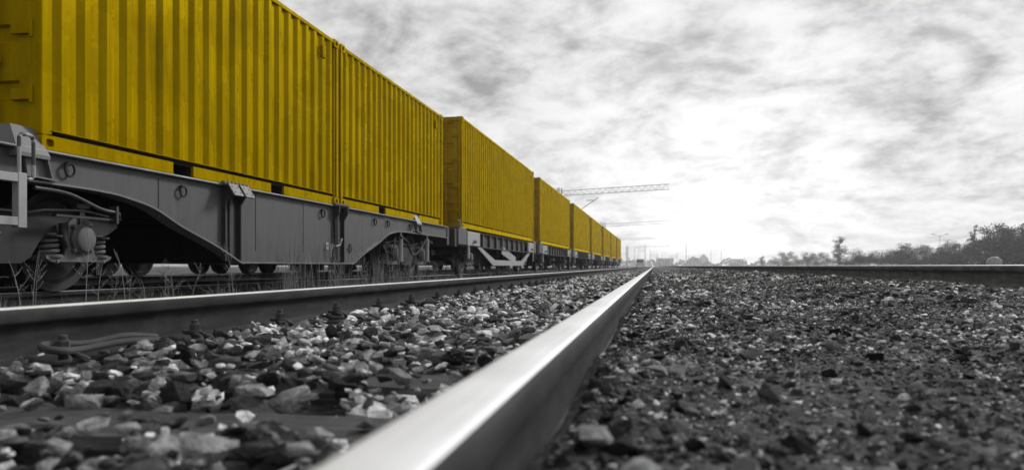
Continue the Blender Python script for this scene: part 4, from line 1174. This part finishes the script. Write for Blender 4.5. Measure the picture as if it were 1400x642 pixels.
for sd_, H, sp, spr, nl in ((1, 6, 2.2, False, 8000), (2, 5, 2.3, False, 8000), (3, 7, 2.1, False, 8000), (4, 7, 1.5, False, 3800), (5, 8, 1.1, True, 900), (6, 4, 2.4, False, 7000)):
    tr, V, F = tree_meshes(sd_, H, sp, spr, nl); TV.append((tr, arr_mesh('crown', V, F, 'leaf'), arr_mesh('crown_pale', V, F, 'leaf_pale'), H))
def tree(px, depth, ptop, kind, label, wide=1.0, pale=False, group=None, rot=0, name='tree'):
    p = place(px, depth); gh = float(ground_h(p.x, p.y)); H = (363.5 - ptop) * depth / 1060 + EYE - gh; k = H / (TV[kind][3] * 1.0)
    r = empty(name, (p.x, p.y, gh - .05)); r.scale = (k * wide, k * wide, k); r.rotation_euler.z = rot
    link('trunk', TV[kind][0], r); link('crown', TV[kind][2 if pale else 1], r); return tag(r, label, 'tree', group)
G = 'trees beyond the raised track'
tree(1147, 205, 324, 3, 'narrow tree standing taller than the bushes left of the wood', 1.1, group=G)
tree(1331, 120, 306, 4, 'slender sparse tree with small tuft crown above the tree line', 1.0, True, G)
tree(1118, 175, 336, 4, 'thin bare sapling between pale bushes and the tall narrow tree', 1.0, True, G) if False else None
row = [(1176, 215, 341, 5, 1.1), (1205, 205, 342, 5, 1.0), (1232, 195, 334, 0, 1.05), (1252, 190, 337, 1, 1.1), (1276, 180, 337, 1, 1.1), (1299, 172, 334, 0, 1.15), (1318, 165, 331, 1, 1.1),
       (1345, 155, 322, 2, 1.15), (1366, 150, 310, 2, 1.1), (1386, 145, 306, 2, 1.15), (1405, 140, 311, 0, 1.1), (1424, 138, 300, 2, 1.2)]
for i, (px_, d_, pt, kd, wd) in enumerate(row):
    names = {0: 'first low round bush of the dark wood, right of the narrow tree', 1: 'second low bush of the dark wood, counted from its left end', 2: 'feathery tree rising at the left end of the dark wood', 3: 'rounded tree just right of the feathery one in the dark wood',
             4: 'tree of the dark wood beneath the double lamp post, to its left', 5: 'tree of the dark wood beneath the double lamp post, to its right', 6: 'tree of the dark wood just left of the slender tufted tree', 7: 'tree of the dark wood just right of the slender tufted tree',
             8: 'tall dark tree third from the right edge', 9: 'tallest dark tree, second from the right edge', 10: 'dark tree cut by the right edge of the picture', 11: 'dark tree mostly outside the right edge of the picture'}
    tree(px_, d_ * .72, pt, kd, names[i], wd * 1.4, False, G, i * 1.3)
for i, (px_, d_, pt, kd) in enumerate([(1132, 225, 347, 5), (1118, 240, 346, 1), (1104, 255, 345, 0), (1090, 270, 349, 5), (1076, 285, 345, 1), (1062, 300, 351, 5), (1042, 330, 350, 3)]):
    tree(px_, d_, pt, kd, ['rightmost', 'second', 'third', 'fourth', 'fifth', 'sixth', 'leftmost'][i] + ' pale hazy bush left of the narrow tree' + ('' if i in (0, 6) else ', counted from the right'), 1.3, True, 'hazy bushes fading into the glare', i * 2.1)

for i in range(17):
    px_ = 1158 + i * 15.5; tree(px_, 128 + 3 * (i % 4) - i, 351 - i * .75 - 3 * ((i * 7) % 3), 5, ['first', 'second', 'third', 'fourth', 'fifth', 'sixth', 'seventh', 'eighth', 'ninth', 'tenth', 'eleventh', 'twelfth', 'thirteenth', 'fourteenth', 'fifteenth', 'sixteenth', 'seventeenth'][i] + ' low dark bush along the foot of the wood, counted from the left', 1.25, False, 'undergrowth of the dark wood', i * .9)

# ------------------------------------------------------------------ lamp post, gantries, masts and far buildings
p = place(1285, 175); Hh = (363.5 - 320) * 175 / 1060 + EYE; g0 = float(ground_h(p.x, p.y))
lp = empty('street_lamp', (p.x, p.y, g0)); Hh -= g0
MB().tube([(0, 0, 0), (0, 0, Hh * .97)], [.09, .05], 8).build('pole', 'mast', lp)
for s in (-1, 1):
    MB().tube([(0, 0, Hh * .93), (s * .7, 0, Hh * .97), (s * 1.5, 0, Hh)], .045, 7).build('arm', 'mast', lp)
    MB().box(s * 1.5 - .35, s * 1.5 + .35, -.12, .12, Hh - .03, Hh + .1, c=.03).build('lantern', 'mast', lp)
tag(lp, 'double-armed street lamp rising above the dark wood', 'street lamp')

def gantry(depth, pxl, pyl, pxr, pyr, ndiag, label, drop=True):
    """cantilever lattice beam on a mast hidden behind the train"""
    a = place(pxl, depth, pyl); dr = depth * (363.5 - pyl) / (363.5 - pyr); b = place(pxr, dr, 0)
    b.z = a.z; root = empty('catenary_gantry', (a.x, a.y, TRT - .15)); dv = b - a; dv.z = 0; L = dv.length; root.rotation_euler.z = math.atan2(dv.y, dv.x)
    zt = a.z - (TRT - .15); hgt = .46
    bm_ = MB()
    for z in (zt, zt - hgt):
        for w in (-.12, .12): bm_.bar((-.6, w, z), (L, w, z), .024, .024)
    bm_.build('chord', 'mast', root)
    n = ndiag
    dg = MB()
    for i in range(n):
        x0, x1 = L * i / n, L * (i + 1) / n
        for w in (-.12, .12): dg.bar((x0, w, zt if i % 2 else zt - hgt), (x1, w, zt - hgt if i % 2 else zt), .016, .016)
        dg.bar((x0, -.12, zt - hgt), (x0, .12, zt - hgt), .025, .025)
    dg.build('lattice', 'mast', root)
    m = MB()
    for u in (-.5, 0.0):
        for w in (-.25, .25): m.bar((u, w, 0), (u, w, zt + .3), .10, .10)
    for i in range(10):
        z0, z1 = zt * i / 10, zt * (i + 1) / 10
        for w in (-.25, .25): m.bar((-.5, w, z0), (0, w, z1), .035, .035)
    m.build('mast', 'mast', root)
    return tag(root, label, 'gantry', 'catenary gantries over the train')
gantry(74, 766, 261, 915, 251.5, 34, 'nearest lattice catenary gantry reaching out above the yellow containers')
gantry(128, 826, 306, 915, 301, 34, 'second lattice gantry, lower and fainter, above the middle containers')
gantry(195, 846, 326, 912, 323, 26, 'third faint gantry near the far end of the containers')
gantry(262, 858, 337, 915, 335, 22, 'farthest gantry, barely visible in the haze past the containers')
# swivelling contact-wire bracket reaching out over the train
a = place(790, 66, 289); b = place(818, 66, 270)
br = empty('wire_bracket', (a.x - 2.0, a.y, TRT)); base = br.location
rel = lambda v: (v.x - base.x, v.y - base.y, v.z - base.z)
MB().tube([(0, 0, 0), (0, 0, rel(b)[2] + .6)], [.12, .08], 8).build('mast', 'mast', br)
MB().tube([(0, 0, rel(a)[2] - 1.2), rel(a), rel(b)], .035, 6).build('strut', 'mast', br)
q = place(812, 66, 273.5); q2 = place(801, 66, 274)
MB().tube([rel(q), rel(q2)], .03, 6).build('registration_arm', 'mast', br)
tag(br, 'slanting contact-wire bracket poking up over the fourth container', 'bracket')
def mast(px_, depth, ptop, arm, lab):
    p = place(px_, depth); H = (363.5 - ptop) * depth / 1060 + .4
    r = empty('catenary_mast', (p.x, p.y, -.3))
    MB().tube([(0, 0, 0), (0, 0, H)], [.22, .14], 8).build('pole', 'mast', r)
    if arm:
        m = MB().tube([(0, 0, H * .86), (arm, 0, H * .90)], .06, 6); m.tube([(0, 0, H * .70), (arm, 0, H * .90)], .05, 6); m.tube([(0, 0, H * .70), (arm * 1.1, 0, H * .74)], .05, 6); m.build('arm', 'mast', r)
    return tag(r, lab, 'mast', 'hazy masts along the far tracks')
for i, (px_, d_, pt, arm) in enumerate([(882, 210, 334, -2.5), (889, 300, 341, 2.5), (899, 260, 346, -2.5), (905, 330, 343, 2.5), (916, 280, 348, 2.5), (926, 310, 346, -2.5), (938, 230, 327, 0), (941, 330, 349, 2.5), (957, 320, 347, -2.5), (972, 280, 340, 2.5), (986, 290, 342, 0), (1018, 330, 350, 2.5), (868, 330, 336, -2.5), (873, 360, 340, 2.5)]):
    if i == 6: lab = 'tallest thin mast in the bright haze right of the vanishing point'
    else:
        rank = sorted([882, 889, 899, 905, 916, 926, 941, 957, 972, 986, 1018, 868, 873]).index(px_)
        lab = ['leftmost', 'second', 'third', 'fourth', 'fifth', 'sixth', 'seventh', 'eighth', 'ninth', 'tenth', 'eleventh', 'twelfth', 'rightmost'][rank] + ' faint shorter mast in the haze' + ('' if rank in (0, 12) else ', counted from the train')
    mast(px_, d_ * 2, pt, arm * 2, lab)
def block(px0, px1, depth, ptop, label, rows, cols):
    p0 = place(px0, depth); p1 = place(px1, depth); H = (363.5 - ptop) * depth / 1060 + .5
    r = empty('building', (p0.x, p0.y, -.35)); d = p1 - p0; W = d.length; r.rotation_euler.z = math.atan2(d.y, d.x)
    MB().box(0, W, 0, 14, 0, H).build('wall', 'far_build', r)
    MB().box(-.3, W + .3, -.3, 14.3, H + .002, H + .35).build('roof', 'mast', r)
    for i in range(rows):
        for j in range(cols):
            x = W * (j + .5) / cols; z = H * (i + .5) / rows; MB().box(x - W / cols * .28, x + W / cols * .28, -.06, .05, z - H / rows * .26, z + H / rows * .26).build('window', 'glass', r)
    return tag(r, label, 'building')
block(900, 921, 900, 353, 'low pale building in the haze just right of the vanishing point', 2, 5)
block(1002, 1017, 950, 354, 'small pale hazy building left of the misty bushes', 2, 4)
for i, (px_, pt) in enumerate(((962, 347), (948, 350))):
    p = place(px_, 980); H = (363.5 - pt) * 980 / 1060 + .3
    t = empty('shed', (p.x, p.y, -.3)); w = 6.2 + 2 * i
    MB().prism([(-w, 0), (w, 0), (w, H * .6), (0, H), (-w, H * .6)], 'y', 0, 10).build('wall', 'far_build', t)
    rf = MB()
    for s in (-1, 1): rf.strip([(0, H + .12), (s * (w + .4), H * .6 - .1)], 'y', -.3, 10.3, .15)
    rf.build('roof', 'mast', t); MB().box(-1, 1, -.06, .05, 0, 2.6).build('door', 'glass', t)
    tag(t, ['taller gabled shed', 'lower gabled shed'][i] + ' faint in the glare right of the vanishing point', 'shed')
# far wood closing the view, one hazy mass
rn = np.random.default_rng(5); nl = 9000
ang = rn.uniform(0, 1, nl); pxs = 845 + ang * 330; dps = 860 - 60 * ang + rn.uniform(-15, 15, nl)
crest = 8.5 + 4 * np.sin(pxs * .21) * np.sin(pxs * .083 + 1) + 3.0 * vnoise(pxs, pxs * 0, .4, 12) * 2 - 3.5 * ang
hh = crest * rn.random(nl) ** .8 * 860 / 1060
xc = (pxs - 700) * dps / 1060; P = np.stack([xc * math.cos(YAW) - dps * math.sin(YAW), xc * math.sin(YAW) + dps * math.cos(YAW), hh - .3], 1)
u = rn.normal(size=(nl, 3)); u /= np.linalg.norm(u, axis=1)[:, None]; w = np.cross(u, rn.normal(size=(nl, 3))); w /= np.linalg.norm(w, axis=1)[:, None]; s = rn.uniform(.4, .9, nl)[:, None]
V = np.stack([P - u * s, P + w * s * .7, P + u * s, P - w * s * .7], 1).reshape(-1, 3); o_ = np.arange(nl) * 4
tag(link('far_wood', arr_mesh('far_wood', V, np.stack([o_, o_ + 1, o_ + 2, o_ + 3], 1), 'leaf')), 'distant strip of woodland dissolving in the haze at the horizon', 'woodland', kind='stuff')

# ------------------------------------------------------------------ white van by the far end of the tracks
p = place(875, 175); van = empty('parked_van', (p.x, p.y, -.30)); 
b = MB().prism([(-.95, .35), (.95, .35), (.97, 1.0), (.86, 1.95), (.70, 2.05), (-.70, 2.05), (-.86, 1.95), (-.97, 1.0)], 'y', 1.0, 4.6)
b.prism([(-.93, .35), (.93, .35), (.95, .95), (.88, 1.05), (-.88, 1.05), (-.95, .95)], 'y', 0.0, 1.0)
b.build('body', 'white_paint', van)
MB().add([(-.80, .55, 1.30), (.80, .55, 1.30), (.70, .985, 1.80), (-.70, .985, 1.80)], [(0, 1, 2, 3)]).build('windscreen', 'glass', van)
for x in (-.86, .86):
    for y in (.9, 3.7): MB().lathe([(0, -.1), (.33, -.1), (.34, 0), (.33, .1), (0, .1)], 'x', (x, y, .33), 18).build('wheel', 'rubber', van)
for x in (-.68, .68): MB().box(x - .14, x + .14, -.03, .0, .70, .86, c=.01).build('headlight', 'glass', van)
tag(van, 'small white van parked beyond the end of the container train', 'van')

# ------------------------------------------------------------------ haze
HD = 0.0007
hz = MB().box(-1250, 1250, -120, 1250, -1.6, 16.0).build('haze', 'glass')
hm_ = bpy.data.materials.new('haze_air'); hm_.use_nodes = True; t_ = hm_.node_tree; t_.nodes.clear()
pv = t_.nodes.new('ShaderNodeVolumePrincipled'); pv.inputs['Density'].default_value = HD; pv.inputs['Color'].default_value = (.97, .97, .97, 1); pv.inputs['Anisotropy'].default_value = .62
om = t_.nodes.new('ShaderNodeOutputMaterial'); t_.links.new(pv.outputs[0], om.inputs['Volume'])
hz.data.materials[0] = hm_
tag(hz, 'pale haze over the yard', kind='stuff')
